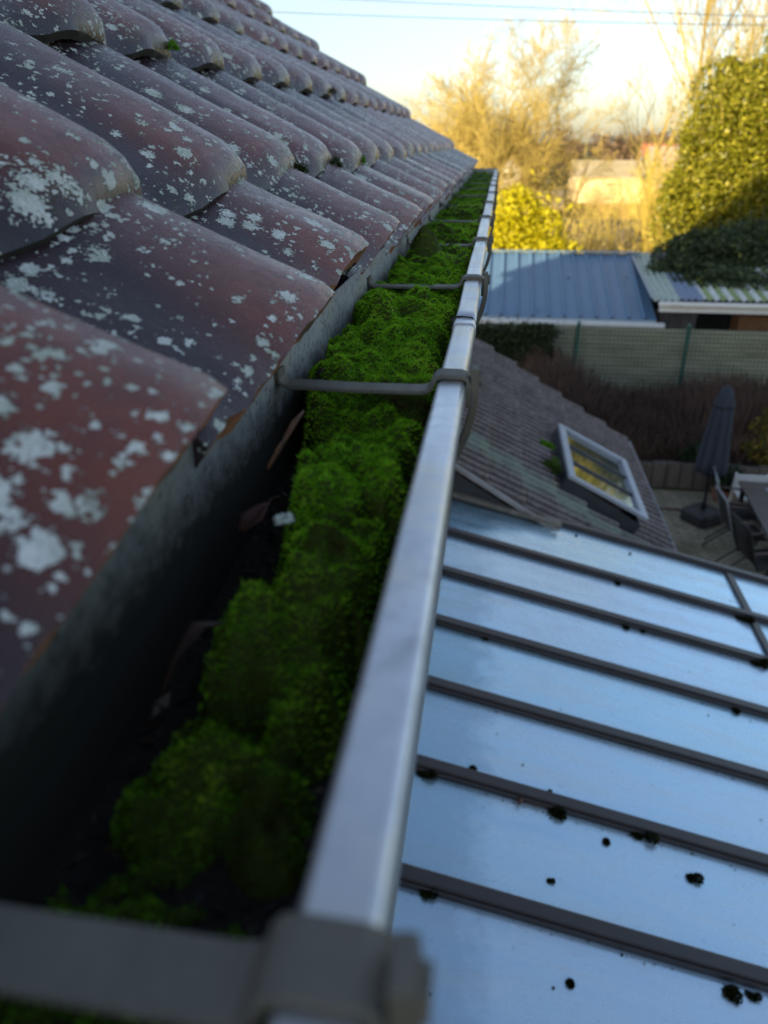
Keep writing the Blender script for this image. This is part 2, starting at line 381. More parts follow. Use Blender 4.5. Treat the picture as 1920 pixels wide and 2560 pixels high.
mb.add([(CX0 - .03, HY0, CZ0 - .02), (CX0 - .03, -.60, CZ0 - .02), (RIDGE_X, -.60, RIDGE_Z), (RIDGE_X, HY0, RIDGE_Z)], [(3, 2, 1, 0)])
kid(mb.build('rear_roof', M_TILE), house)
mb = MB(); mb.tube([(RIDGE_X, HY0, RIDGE_Z + .01), (RIDGE_X, HY1, RIDGE_Z + .01)], .11, 10); kid(mb.build('ridge', M_TILE, smooth=True), house)
mb = MB(); wx0, wx1 = 2 * RIDGE_X + .42, -.30; wy1 = HY1 - .14
mb.box(wx0, wx1, HY0 + .1, wy1, GZ, -.30)
mb.add([(wx0, wy1 + .002, -.30), (wx1, wy1 + .002, -.30), (RIDGE_X, wy1 + .002, RIDGE_Z - .15)], [(0, 1, 2)])
mb.add([(wx0, HY0 + .1, -.30), (wx1, HY0 + .1, -.30), (RIDGE_X, HY0 + .1, RIDGE_Z - .15)], [(2, 1, 0)])
kid(mb.build('wall', M_BRICK), house)
mb = MB(); mb.box(-.200, -.168, HY0, HY1 - .15, -.34, -.162); kid(mb.build('fascia', M_DARKWOOD), house)
mb = MB(); a = Vector((CX0 - .06, HY1 - .10, CZ0 - .02)) - NR * .08; b = Vector((RIDGE_X, HY1 - .10, RIDGE_Z)) - NR * .09
mb.beam(a, b, .03, .10, up=NR); kid(mb.build('verge_board', M_DARKWOOD), house)

# ------------------------------------------------------------------ gutter
GY0, GY1 = -1.2, 5.15
gut = empty('gutter', (-.1, 2, -.25), 'weathered zinc box gutter full of moss under the tile eave', 'gutter')
wob = lambda y: (.0007 * sin(y * 3.1) + .0005 * sin(y * 9.7), .0012 * sin(y * 2.3 + 1) + .0005 * sin(y * 7.9))
bx = -.163
prof_t = [(bx, -.140), (bx + .0015, -.140), (bx + .0015, -.282), (-.036, -.282), (-.036, -.175), (-.0345, -.175), (-.0345, -.2845), (bx, -.2845)]
kid(MB().extrude(prof_t, GY0, GY1, steps=60, jit=wob).build('trough', M_TROUGH), gut)
def rrect(x0, x1, z0, z1, r, n=4):
    pts = []
    for cx, cz, a0 in ((x1 - r, z1 - r, 0), (x0 + r, z1 - r, 90), (x0 + r, z0 + r, 180), (x1 - r, z0 + r, 270)):
        pts += [(cx + r * cos(R_(a0 + 90 * k / n)), cz + r * sin(R_(a0 + 90 * k / n))) for k in range(n + 1)]
    return pts
bead = rrect(-.0375, -.0165, -.178, -.1600, .0045)
for y0, y1 in ((GY0, .772), (.7735, GY1)):
    kid(MB().extrude(bead, y0, y1, steps=90, jit=wob).build('bead', M_BEAD, smooth=True), gut)
# soldered sleeve at the joint
kid(MB().extrude(rrect(-.0382, -.0158, -.1787, -.1593, .0048), .748, .775, steps=3, jit=wob).build('joint_sleeve', M_BEAD, smooth=True), gut)
mb = MB()
lip = [(-.0386, .7742, -.176), (-.0390, .7765, -.160), (-.034, .779, -.1583), (-.027, .778, -.1578), (-.019, .7765, -.1583), (-.0150, .772, -.1625), (-.0148, .770, -.176)]
mb.tube(lip, [.0006, .0011, .0012, .0009, .0008, .0010, .0006], 6); kid(mb.build('torn_edge', M_CUT), gut)
mb = MB(); rs = np.random.default_rng(3)
for k in range(12):
    x = -.0215 + rs.normal(0, .0016); y = .735 + rs.uniform(-.02, .03); l = rs.uniform(.004, .012)
    mb.tube([(x, y, -.1598), (x + rs.normal(0, .001), y + l, -.1596)], [.0004, .0003], 5)
kid(mb.build('solder', M_SOLDER), gut)
# end cap
kid(MB().box(bx, -.0165, GY1, GY1 + .002, -.285, -.150).build('end_cap', M_TROUGH), gut)
BR = [.1035] + [.1065 + .457 * k for k in range(1, 12) if .1065 + .457 * k < GY1 - .05] + [-.35, -.8]
for k, y in enumerate(BR):
    dx, dz = wob(y); ph = rt.normal(0, .004)
    path = [(bx + .0035, y, -.158), (bx + .0035, y, -.164), (bx + .0055, y, -.1680), (bx + .010, y, -.1698), (-.10, y, -.1706), (-.050, y, -.1700), (-.0440, y, -.1685),
            (-.0412, y, -.1650), (-.0400, y, -.1605), (-.0380, y, -.1580), (-.034, y, -.1569), (-.020, y, -.1569), (-.0155, y, -.1585), (-.0138, y, -.163), (-.0136, y, -.180)]
    path = [(x + dx, yy + ph * (x + .1) / .1, z + dz) for x, yy, z in path]
    s = MB().strap(path, .0195, .0034).build('bracket', M_STEEL, bevel=.0008); kid(s, gut)
    cl = [(-.0105, y, -.150), (-.0098, y, -.158), (-.0092, y, -.168), (-.0100, y, -.182), (-.0140, y, -.200), (-.0200, y, -.216), (-.028, y, -.232)]
    o = MB().strap([(x + dx, yy - .004, z + dz) for x, yy, z in cl], .014, .0058).build('clip', M_STEEL, bevel=.0007); o.parent = s
    mb = MB(); mb.tube([(-.0115 + dx, y - .004, -.159 + dz), (-.0045 + dx, y - .004, -.159 + dz)], .0060, 8); o = mb.build('bolt', M_STEEL); o.parent = s

# ------------------------------------------------------------------ silt, moss and leaves in the gutter
def fbm(x, y, seed, octs=4, f0=1.0):
    r = np.random.default_rng(seed); out = 0; amp = 1; tot = 0
    for o in range(octs):
        f = f0 * 2 ** o; acc = 0
        for k in range(5):
            a = r.uniform(0, 2 * pi); ph = r.uniform(0, 2 * pi); ff = f * r.uniform(.7, 1.4)
            acc = acc + np.sin((x * cos(a) + y * sin(a)) * ff + ph)
        out = out + amp * acc / 5; tot += amp; amp *= .55
    return out / tot
nx, ny = 70, 900
gx = np.linspace(bx + .002, -.0365, nx); gy = np.concatenate([np.linspace(-.1, 1.3, 560, endpoint=False), np.linspace(1.3, GY1 - .005, ny - 560)])
X, Y = np.meshgrid(gx, gy, indexing='ij')
soil = np.interp(Y, [0, .30, .55, .9, 6], [-.270, -.264, -.250, -.240, -.238]) + .006 * fbm(X, Y, 5, 4, 60)
F = np.array([(i * ny + j, (i + 1) * ny + j, (i + 1) * ny + j + 1, i * ny + j + 1) for i in range(0, nx - 1) for j in range(0, ny - 1)], np.int32)
M_SILT = NT('wet_gutter_silt'); pw = M_SILT.coord('World'); nn = M_SILT.noise(pw, 260, 5, .7)
M_SILT.set(base=M_SILT.ramp(nn, [(.35, (.006, .005, .004)), (.6, (.020, .016, .012)), (.72, (.06, .055, .05))]), rough=.85, normal=M_SILT.bump(nn, 1, .004))
npmesh('gutter_silt', np.stack([X, Y, soil], -1).reshape(-1, 3), F, M_SILT.m, smooth=True, label='dark wet silt lying along the bottom of the zinc gutter', cat='silt', kind='stuff')
rm = np.random.default_rng(44)
def vnoise(x, y, cell, seed):
    """lattice value noise, 0..1"""
    r = np.random.default_rng(seed); T = r.random((257, 257)); u = x / cell + 71.3; v = y / cell + 37.9
    i = np.floor(u).astype(int); j = np.floor(v).astype(int); a = u - i; b = v - j; a = a * a * (3 - 2 * a); b = b * b * (3 - 2 * b); i %= 256; j %= 256
    return T[i, j] * (1 - a) * (1 - b) + T[i + 1, j] * a * (1 - b) + T[i, j + 1] * (1 - a) * b + T[i + 1, j + 1] * a * b
def vf(x, y, cell, seed, octs=4, gain=.55):
    o = 0; t = 0; g = 1
    for k in range(octs): o = o + g * vnoise(x, y, cell / 2 ** k, seed + k); t += g; g *= gain
    return o / t
def domes(x, y, cell, seed):
    """rounded cushions from jittered points: 1 on a cushion's top, falling to 0 in the creases"""
    r = np.random.default_rng(seed); J = r.random((256, 256, 2)); H = r.uniform(.55, 1.0, (256, 256)); u = x / cell + 50; v = y / cell + 50; i = np.floor(u).astype(int); j = np.floor(v).astype(int); best = np.zeros_like(x)
    for di in (-1, 0, 1):
        for dj in (-1, 0, 1):
            p = J[(i + di) % 256, (j + dj) % 256]; d2 = (u - i - di - p[..., 0]) ** 2 + (v - j - dj - p[..., 1]) ** 2
            best = np.maximum(best, H[(i + di) % 256, (j + dj) % 256] * np.sqrt(np.clip(1 - d2 / 1.05, 0, 1)))
    return best
wx = X + .010 * (vf(X, Y, .020, 301, 3) - .5); wy = Y + .012 * (vf(X, Y, .022, 302, 3) - .5)
ky = [-.1, .10, .15, .19, .225, .26, .32, .40, .46, .50, .53, .57, .62, .75, .9, 1.1, 6]
zt = np.interp(gy, ky, [-.268, -.262, -.250, -.262, -.252, -.234, -.206, -.182, -.180, -.188, -.204, -.190, -.180, -.182, -.178, -.182, -.186])
xc = np.interp(gy, ky, [-.100, -.100, -.104, -.104, -.100, -.092, -.084, -.083, -.084, -.082, -.085, -.095, -.099, -.100, -.100, -.100, -.100])
hw = np.interp(gy, ky, [.044, .046, .048, .046, .044, .038, .036, .040, .042, .042, .045, .055, .060, .062, .064, .066, .066])
n0 = vf(X, Y, .05, 310, 3) - .5
big = domes(wx, wy, .034, 330); mid = domes(wx, wy, .015, 331); sml = domes(wx, wy, .0065, 332)
cov = np.clip((hw + .036 * n0 - np.abs(wx - xc)) / .020 + .25, 0, 1) * np.clip((big + .25 * mid - np.interp(Y, [.2, .3, .45, .6, 1, 6], [.72, .58, .45, .30, .22, .22])) / .28, 0, 1); cov = cov * cov * (3 - 2 * cov)
floor = soil - .004; zz = zt[None, :] + .022 * (vf(X, Y, .075, 320, 2) - .5) * (.6 + .4 * (Y > .5))
top = floor + cov * (zz - floor)
top = top + np.clip(cov * 1.5, 0, 1) * (np.interp(Y, [.3, .6], [.020, .027]) * (big - .74) + .014 * (mid - .7) + .0075 * (sml - .6) + .034 * (vf(X, Y, .026, 340, 5, .65) - .5))
for x0, y0, r, h, p in [(-.122, .835, .026, .036, 1.5), (-.128, .62, .024, .016, 1.2), (-.121, 1.375, .036, .044, 1.5), (-.124, 1.72, .045, .030, 1.4), (-.09, 2.25, .06, .022, 1.2), (-.10, .40, .018, .006, 1), (-.11, 1.05, .03, .010, 1)]:
    top = top + h * np.clip(1 - ((wx - x0) ** 2 + ((wy - y0) * .8) ** 2) / r ** 2, 0, 1) ** p
# thin spots where the carpet is broken beside some straps
for k, yb in enumerate(BR[1:]):
    top = top - (.020 if k % 3 != 1 else .008) * np.exp(-((Y - yb + .016) / .016) ** 2) * vf(X, Y, .03, 350 + k, 2) * 1.6
keep = top > soil + .001
Fk = np.array([(i * ny + j, (i + 1) * ny + j, (i + 1) * ny + j + 1, i * ny + j + 1) for i in range(nx - 1) for j in range(ny - 1) if keep[i, j] or keep[i + 1, j] or keep[i, j + 1] or keep[i + 1, j + 1]], np.int32)
Vbed = np.stack([X, Y, np.where(keep, top, soil - .004)], -1)
# blades
gzx = np.gradient(top, gx, axis=0); gzy = np.gradient(top, gy, axis=1)
ii, jj = np.nonzero(keep)
yy = gy[jj]; dens = np.where(yy < .35, 7.0, np.where(yy < 1.35, 17.0, np.where(yy < 2.2, 9.0, 5.0)))
cnt = rm.poisson(dens); I = np.repeat(ii, cnt); J = np.repeat(jj, cnt); n = len(I)
dxg = gx[1] - gx[0]; dyg = np.gradient(gy)[J]
px = X[I, J] + rm.uniform(-.6, .6, n) * dxg; py = Y[I, J] + rm.uniform(-.6, .6, n) * dyg; pz = top[I, J] - .0006
nrm = np.stack([-gzx[I, J] * .5, -gzy[I, J] * .5, np.ones(n)], -1); nrm /= np.linalg.norm(nrm, axis=1)[:, None]
dirv = nrm + rm.normal(0, .45, (n, 3)); dirv /= np.linalg.norm(dirv, axis=1)[:, None]
ln = rm.gamma(5, .00042, n) * (.45 + 1.1 * vf(px, py, .006, 360, 2)) * np.where(py > 1.4, 1.5, 1.0); wd = rm.uniform(.00028, .00055, n) * np.where(py > 1.4, 2.0, 1.0)
side = np.cross(dirv, rm.normal(0, 1, (n, 3))); side /= np.linalg.norm(side, axis=1)[:, None] + 1e-9
P = np.stack([px, py, pz], -1)
B = np.stack([P - side * wd[:, None], P + side * wd[:, None], P + dirv * ln[:, None]], 1).reshape(-1, 3)
patch = .16 + .70 * vf(px, py, .045, 370, 3) + .50 * (domes(px, py, .0065, 332) - .6) + .35 * (mid[I, J] - .65)
patch = patch - .55 * np.clip((vf(px, py, .035, 380, 3) - .64) / .12, 0, 1)        # brown, dying patches
rv = np.clip(patch + rm.normal(0, .15, n), 0, 1)
nb = len(Vbed.reshape(-1, 3))
# one object: bed quads split in triangles + blades
bedT = np.concatenate([Fk[:, [0, 1, 2]], Fk[:, [0, 2, 3]]])
allV = np.concatenate([Vbed.reshape(-1, 3), B]); allF = np.concatenate([bedT, nb + np.arange(3 * n, dtype=np.int32).reshape(-1, 3)])
allR = np.concatenate([np.full(len(bedT), .08), rv])
npmesh('moss', allV, allF, M_MOSS, rnd=allR, label='thick green cushion moss growing along the zinc gutter', cat='moss', kind='stuff')

nl = 5200; lx = rm.uniform(bx + .004, -.038, nl); ly = rm.uniform(-.02, 1.3, nl) ** 1.0
ix = np.clip(np.searchsorted(gx, lx), 0, nx - 1); iy = np.clip(np.searchsorted(gy, ly), 0, ny - 1); ok = ~keep[ix, iy]; lx, ly, ix, iy = lx[ok], ly[ok], ix[ok], iy[ok]; nl = len(lx)
dd = rm.normal(0, 1, (nl, 3)); dd[:, 2] *= .35; dd /= np.linalg.norm(dd, axis=1)[:, None]; ee = np.cross(dd, np.array([0, 0, 1.]) + rm.normal(0, .35, (nl, 3))); ee /= np.linalg.norm(ee, axis=1)[:, None]
ls = rm.gamma(2.2, .0013, nl)[:, None]; lp = np.stack([lx, ly, soil[ix, iy] + .0015], -1); lw = rm.uniform(.12, .55, nl)[:, None] * ls
npmesh('leaf_litter', np.stack([lp - dd * ls, lp + ee * lw + np.array([0, 0, .0008]), lp + dd * ls, lp - ee * lw], 1).reshape(-1, 3), np.arange(4 * nl).reshape(-1, 4), leafmat('rotting_litter', [(0, (.008, .006, .005)), (.7, (.030, .020, .012)), (.93, (.07, .045, .025)), (1, (.16, .14, .11))], .6, .1), rnd=rm.uniform(0, 1, nl), label='rotting leaf scraps and grit strewn over the silt of the gutter', cat='leaf litter', kind='stuff')

def leaf(name, path, wds, mat, label, roll=0.0, curl=.35, seed=0):
    """a dead leaf following path, cupped across"""
    mb = MB(); pts = [Vector(p) for p in path]; n = len(pts); k = 6; r_ = random.Random(seed); vs = []
    for i, p in enumerate(pts):
        d = (pts[min(i + 1, n - 1)] - pts[max(i - 1, 0)]).normalized(); sd = d.cross(Vector((0, 0, 1))).normalized(); up = sd.cross(d)
        a = roll + .5 * sin(i * .9 + seed); sd2 = sd * cos(a) + up * sin(a); up2 = up * cos(a) - sd * sin(a)
        for q in range(k + 1):
            t = q / k * 2 - 1; vs.append(p + sd2 * (t * wds[i]) + up2 * (abs(t) * wds[i] * curl + r_.uniform(-.0004, .0004)))
    fs = [(i * (k + 1) + q, i * (k + 1) + q + 1, (i + 1) * (k + 1) + q + 1, (i + 1) * (k + 1) + q) for i in range(n - 1) for q in range(k)]
    mb.add(vs, fs); o = mb.build(name, mat, smooth=True, label=label, cat='leaf'); m = o.modifiers.new('t', 'SOLIDIFY'); m.thickness = .0005; return o
M_LEAF1 = plain('dead_leaf_tan', (.13, .058, .026), .6, 0, .5, 90); M_LEAF2 = plain('dead_leaf_red', (.050, .016, .010), .5, 0, .5, 60); M_LEAF3 = plain('dead_leaf_dark', (.035, .016, .010), .6, 0, .5, 60)
leaf('dead_leaf', [(-.131, .425, -.182), (-.127, .44, -.176), (-.124, .452, -.170), (-.121, .462, -.164), (-.119, .472, -.160)], [.001, .0045, .0030, .0035, .0010], M_LEAF1, 'curled tan dead leaf standing between back wall and moss in the gutter', .9, .6, 2)
leaf('dead_leaf', [(-.136, .380, -.203), (-.132, .390, -.200), (-.127, .402, -.196), (-.121, .412, -.196)], [.002, .009, .008, .002], M_LEAF2, 'flat dark red dead leaf lying beside the moss below the curled tan leaf', .3, .3, 5)
leaf('dead_leaf', [(-.135, .255, -.222), (-.132, .270, -.212), (-.126, .285, -.205), (-.118, .295, -.208)], [.001, .005, .006, .001], M_LEAF3, 'dark brown dead leaf half hidden in the black silt of the near gutter', .4, .5, 8)
leaf('dead_leaf', [(-.141, .603, -.186), (-.138, .598, -.178), (-.136, .600, -.170), (-.133, .606, -.168)], [.001, .003, .003, .0006], M_LEAF3, 'small dark curled leaf scrap at the back wall beside the bright moss mound', .9, .6, 9)
mb = MB(); lf = Vector((-.098, .338, -.1735))
for a in range(6):
    q = lf + Vector((cos(a * 1.05) * .0032, sin(a * 1.05) * .004, .0008 * (a % 2))); mb.tube([q + Vector((-.002, 0, 0)), q + Vector((0, .0004, .0013)), q + Vector((.002, .0012, 0))], [.0008, .0016, .0006], 6)
M_LICH = plain('pale_lichen', (.45, .52, .46), .95, 0, .3, 300)
mb.build('lichen_scrap', M_LICH, smooth=True, label='pale lichen scrap fallen on the moss in the gutter', cat='lichen')
# little moss tufts in the joints between roof tiles
def tuft(loc, r, h, label, nbl=900, mat=None, group=None, name='moss_tuft', flat=.6, ln=.004):
    rr = np.random.default_rng(int(abs(loc[0] * 977 + loc[1] * 3571) * 100) % 99991)
    d = rr.normal(0, 1, (nbl, 3)); d /= np.linalg.norm(d, axis=1)[:, None]; d[:, 2] = np.abs(d[:, 2])
    lump = 1 + .25 * np.sin(d[:, 0] * 5 + loc[1] * 40) + .2 * np.sin(d[:, 1] * 7 + loc[0] * 60)
    c = d * np.array([r, r, h]) * (lump * rr.uniform(.55, 1.0, nbl))[:, None]
    dv = d + rr.normal(0, .4, (nbl, 3)); dv /= np.linalg.norm(dv, axis=1)[:, None]
    sd = np.cross(dv, rr.normal(0, 1, (nbl, 3))); sd /= np.linalg.norm(sd, axis=1)[:, None]
    L = ln * rr.uniform(.5, 1.3, nbl)[:, None]; Wd = L * .22
    V = np.stack([c - sd * Wd, c + sd * Wd, c + dv * L], 1).reshape(-1, 3); Fc = np.arange(3 * nbl).reshape(-1, 3)
    # soft core
    k = 10; core = [(0, 0, -.1 * h)]; o = npmesh(name, V, Fc, mat or M_MOSS, rnd=np.clip(rr.normal(.45, .2, nbl), 0, 1), label=label, cat='moss', group=group)
    o.location = loc; return o
def on_roof(s, y, up=0): return Vector((CX0, y, CZ0)) - DN * s + NR * up
M_TUFT = leafmat('dark_tuft', [(0, (.012, .024, .004)), (.6, (.035, .065, .010)), (1, (.10, .14, .02))], .9, .2, .1)
for s, y, r, lb in [(.166, 1.170, .016, 'dark moss tuft at a tile nose in the second row, nearer of two close ones'), (.166, 1.440, .018, 'dark moss tuft at the tile nose just beyond the nearer tuft'),
                    (.494, 1.445, .016, 'bright moss tuft under a tile nose in the third row near the top left'), (.822, 1.98, .016, 'yellow green moss tuft high on the roof at the top edge of view'), (.494, 2.79, .02, 'dark round moss tuft far along the third row of tiles'), (.166, 1.71, .014, 'small moss tuft at the fifth tile nose of the second row')]:
    tuft(on_roof(s, y, -.030), r * .8, r * .8, lb, 900, M_TUFT if 'dark' in lb else M_MOSS, ln=.0035)

# ------------------------------------------------------------------ conservatory below
GS = .243
def gzz(x, d=0): return -2.556 - GS * x + d
cons = empty('conservatory', (1.4, 2.2, GZ), 'lean-to conservatory with brown bars and pale blue reflecting roof panes', 'conservatory')
mg = NT('coated_roof_glass'); p = mg.coord('World')
st = mg.noise(mg.scale(p, (1.2, 7, 1)), 1.4, 5, .6); n2 = mg.noise(p, 9, 5, .65); n3 = mg.noise(p, 45, 4, .7)
gc = mg.ramp(st, [(.25, (.44, .68, .82)), (.5, (.54, .78, .91)), (.75, (.66, .86, .96))])
gc = mg.mix(mg.ramp(n2, [(.5, 0.0), (.75, .35)]), gc, (.55, .70, .78)); gc = mg.mix(mg.ramp(n3, [(.60, 0.0), (.72, .5)]), gc, (.25, .34, .38)); gc = mg.mix(mg.ramp(mg.noise(mg.scale(p, (1.5, 16, 1)), 2.2, 6, .75), [(.52, 0.0), (.70, .5)]), gc, (.60, .70, .74))
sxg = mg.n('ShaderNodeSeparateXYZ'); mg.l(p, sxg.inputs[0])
eave_refl = mg.ramp(mg.math('ADD', sxg.outputs[0], mg.math('MULTIPLY', mg.math('SUBTRACT', mg.noise(p, 7, 6, .7), .5), .5)), [(.0, .65), (.16, 0.0)]); gc = mg.mix(eave_refl, gc, (.22, .40, .50))  # reflection of the eave painted as a darker, ragged tint beside the house
info = mg.n('ShaderNodeObjectInfo').outputs['Random']; gc = mg.mix(mg.math('MULTIPLY', info, .35), gc, (.60, .68, .86))
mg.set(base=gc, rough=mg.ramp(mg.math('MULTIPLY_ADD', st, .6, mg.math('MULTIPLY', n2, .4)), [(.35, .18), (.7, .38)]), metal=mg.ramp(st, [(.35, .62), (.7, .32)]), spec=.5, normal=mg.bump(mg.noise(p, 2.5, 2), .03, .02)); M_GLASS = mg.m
M_BAR = plain('brown_bar', (.032, .026, .028), .42, 0, .2, 6); M_WHITE = plain('white_frame', (.72, .72, .70), .45, 0, .08, 6)
BY = [5.52, 4.865, 4.31, 3.738, 3.162, 2.591, 2.008, 1.44, .86, .28, -.30]
XH, XP, XE = -.28, 1.93, 3.05
for k in range(len(BY) - 1):
    y0, y1 = BY[k + 1] + .004, BY[k] - .004
    for x0, x1 in ((XH, XP - .004), (XP + .004, XE)):
        vs = [(x0, y0, gzz(x0)), (x1, y0, gzz(x1)), (x1, y1, gzz(x1)), (x0, y1, gzz(x0))]
        vs += [(a, b, c - .016) for a, b, c in vs]
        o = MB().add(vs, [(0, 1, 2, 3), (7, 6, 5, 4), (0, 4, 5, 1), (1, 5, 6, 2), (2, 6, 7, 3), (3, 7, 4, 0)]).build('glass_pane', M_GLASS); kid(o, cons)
up = Vector((GS, 0, 1)).normalized()
for k, y in enumerate(BY):
    mb = MB(); wd = .088 if k else .095
    a = Vector((XH, y, gzz(XH) + .012)); b = Vector((XE, y, gzz(XE) + .012)); mb.beam(a, b, wd, .030, up=up)
    mb.beam(a + up * .020, b + up * .020, wd * .72, .012, up=up)
    o = mb.build('glazing_bar' if k else 'edge_trim', M_BAR, bevel=.006); kid(o, cons)
mb = MB(); mb.beam((XP, BY[-1], gzz(XP) + .006), (XP, BY[0], gzz(XP) + .006), .055, .030, up=up); kid(mb.build('cross_bar', M_BAR, bevel=.005), cons)
mb = MB(); mb.box(XE, XE + .12, BY[-1] - .1, BY[0] + .06, gzz(XE) - .12, gzz(XE) + .02); kid(mb.build('eave_beam', M_BAR, bevel=.01), cons)
mb = MB(); mb.box(XH - .02, XH + .06, BY[-1] - .1, BY[0] + .03, gzz(XH) - .06, gzz(XH) + .09); kid(mb.build('wall_flashing', M_STEEL), cons)
for y in (BY[0] + .0, BY[-1] - .08, 3.4, 1.6):
    kid(MB().box(XE + .01, XE + .1, y - .04, y + .04, GZ, gzz(XE) - .12).build('post', M_WHITE, bevel=.005), cons)
kid(MB().box(XE + .03, XE + .07, BY[-1] - .1, BY[0], GZ, GZ + .8).build('low_wall', M_BRICK), cons)

# moss crumbs fallen on the glass
M_CRUMB = leafmat('dry_moss_crumb', [(0, (.010, .014, .006)), (.6, (.022, .030, .010)), (1, (.06, .06, .02))], .9, .1, .1)
crumbs = [(.753, 5.40, .018, 'small moss crumb on the topmost pane, left of two'), (1.148, 5.34, .016, 'tiny moss crumb on the topmost pane, right of two'), (.995, 4.80, .034, 'moss crumb against the lower side of the first full bar below the roof edge'),
          (.087, 3.70, .035, 'brown moss crumb below the third bar near the gutter'), (.97, 4.25, .036, 'moss crumb hanging under the second bar, left of two'), (1.06, 4.255, .024, 'small moss crumb under the second bar, right of two'),
          (1.87, 4.80, .050, 'dark moss clump in the corner where bar and cross bar meet'), (1.83, 4.27, .062, 'large moss clump under the second bar at the right edge of view'), (1.507, 3.68, .036, 'moss crumb under the third bar near the right edge of view'),
          (.03, 2.655, .032, 'black moss crumb on top of the fifth bar near the gutter'), (.393, 2.655, .018, 'tiny moss crumb on the upper side of the fifth bar'), (.419, 2.545, .050, 'ragged moss clump with a twig under the fifth bar'),
          (.79, 2.55, .046, 'ragged moss clump under the fifth bar right of the twig clump'), (.628, 2.464, .028, 'round moss crumb lying alone on the pane below the fifth bar'), (.985, 2.395, .036, 'heart shaped moss crumb on the pane below the fifth bar'),
          (.366, 2.178, .018, 'small forked moss crumb on the pane between fifth and sixth bar'), (.42, 1.776, .026, 'oval moss crumb on the lowest visible pane'), (1.02, 1.915, .040, 'moss clump under the sixth bar near the right edge'),
          (1.10, 1.93, .026, 'small moss crumb next to the clump under the sixth bar'), (-.17, 2.545, .040, 'brown debris clump under the fifth bar beside the gutter'), (-.11, 1.965, .038, 'brown debris clump under the sixth bar beside the gutter')]
for k, (x, y, r, lb) in enumerate(crumbs):
    rr = np.random.default_rng(900 + k); n = int(500 + 9000 * r); nl = 2 if 'heart' in lb or 'forked' in lb else (4 if 'ragged' in lb or 'clump' in lb else 1)
    cs = np.stack([rr.uniform(-.7, .7, nl) * r * (1.3 if nl > 2 else .8), rr.uniform(-.25, .25, nl) * r, np.zeros(nl)], 1) if nl != 2 else np.array([[-.42 * r, 0, 0], [.42 * r, .1 * r, 0]])
    d = rr.normal(0, 1, (n, 3)); d /= np.linalg.norm(d, axis=1)[:, None]; d[:, 2] = np.abs(d[:, 2])
    c = cs[rr.integers(0, nl, n)] + d * np.array([.55 * r, .6 * r, .55 * r]) * rr.uniform(.2, 1, n)[:, None] ** .5
    dv = d + rr.normal(0, .5, (n, 3)); sd = rr.normal(0, 1, (n, 3)); sd /= np.linalg.norm(sd, axis=1)[:, None]
    L = r * .16; V = np.stack([c - sd * L, c + sd * L, c + dv * L], 1).reshape(-1, 3)
    o = npmesh('moss_crumb', V, np.arange(3 * n).reshape(-1, 3), M_CRUMB, rnd=rr.uniform(0, 1, n), label=lb, cat='moss', group='moss crumbs fallen on the conservatory roof'); o.location = (x, y, gzz(x) + .002)
rd = np.random.default_rng(66); nd = 520; dx_ = rd.uniform(-.2, 1.9, nd); dy_ = rd.uniform(.3, 5.4, nd)
snap = rd.random(nd) < .62; bi = rd.integers(0, 9, nd); dy_ = np.where(snap, np.array(BY)[bi] - .058 - np.abs(rd.normal(0, .012, nd)), dy_)
dd = rd.normal(0, 1, (nd, 3)); dd[:, 2] = -GS * dd[:, 0] + .1 * dd[:, 2]; dd /= np.linalg.norm(dd, axis=1)[:, None]; ee = np.cross(dd, np.array([GS, 0, 1.])); ds = np.minimum(rd.gamma(1.6, .0024, nd), .008)[:, None]
dp = np.stack([dx_, dy_, gzz(dx_) + .0035], -1); dw = rd.uniform(.2, .8, nd)[:, None] * ds
npmesh('roof_debris', np.stack([dp - dd * ds, dp + ee * dw + np.array([0, 0, .002]), dp + dd * ds, dp - ee * dw], 1).reshape(-1, 3), np.arange(4 * nd).reshape(-1, 4), M_CRUMB, rnd=rd.uniform(0, 1, nd), label='tiny dark specks of moss and dirt scattered on the conservatory roof', cat='debris', kind='stuff')
mb = MB(); mb.tube([(.25, 2.535, gzz(.25) + .012), (.33, 2.54, gzz(.33) + .016), (.42, 2.56, gzz(.42) + .02)], .0022, 5); mb.tube([(.33, 2.54, gzz(.33) + .016), (.28, 2.56, gzz(.28) + .018)], .0016, 5)
mb.tube([(.245, 2.525, gzz(.25) + .008), (.25, 2.535, gzz(.25) + .02), (.255, 2.54, gzz(.25) + .028)], [.004, .013, .004], 8); mb.build('twig', M_LEAF1, label='thin twig with an orange brown bud beside the ragged moss clump', cat='twig')

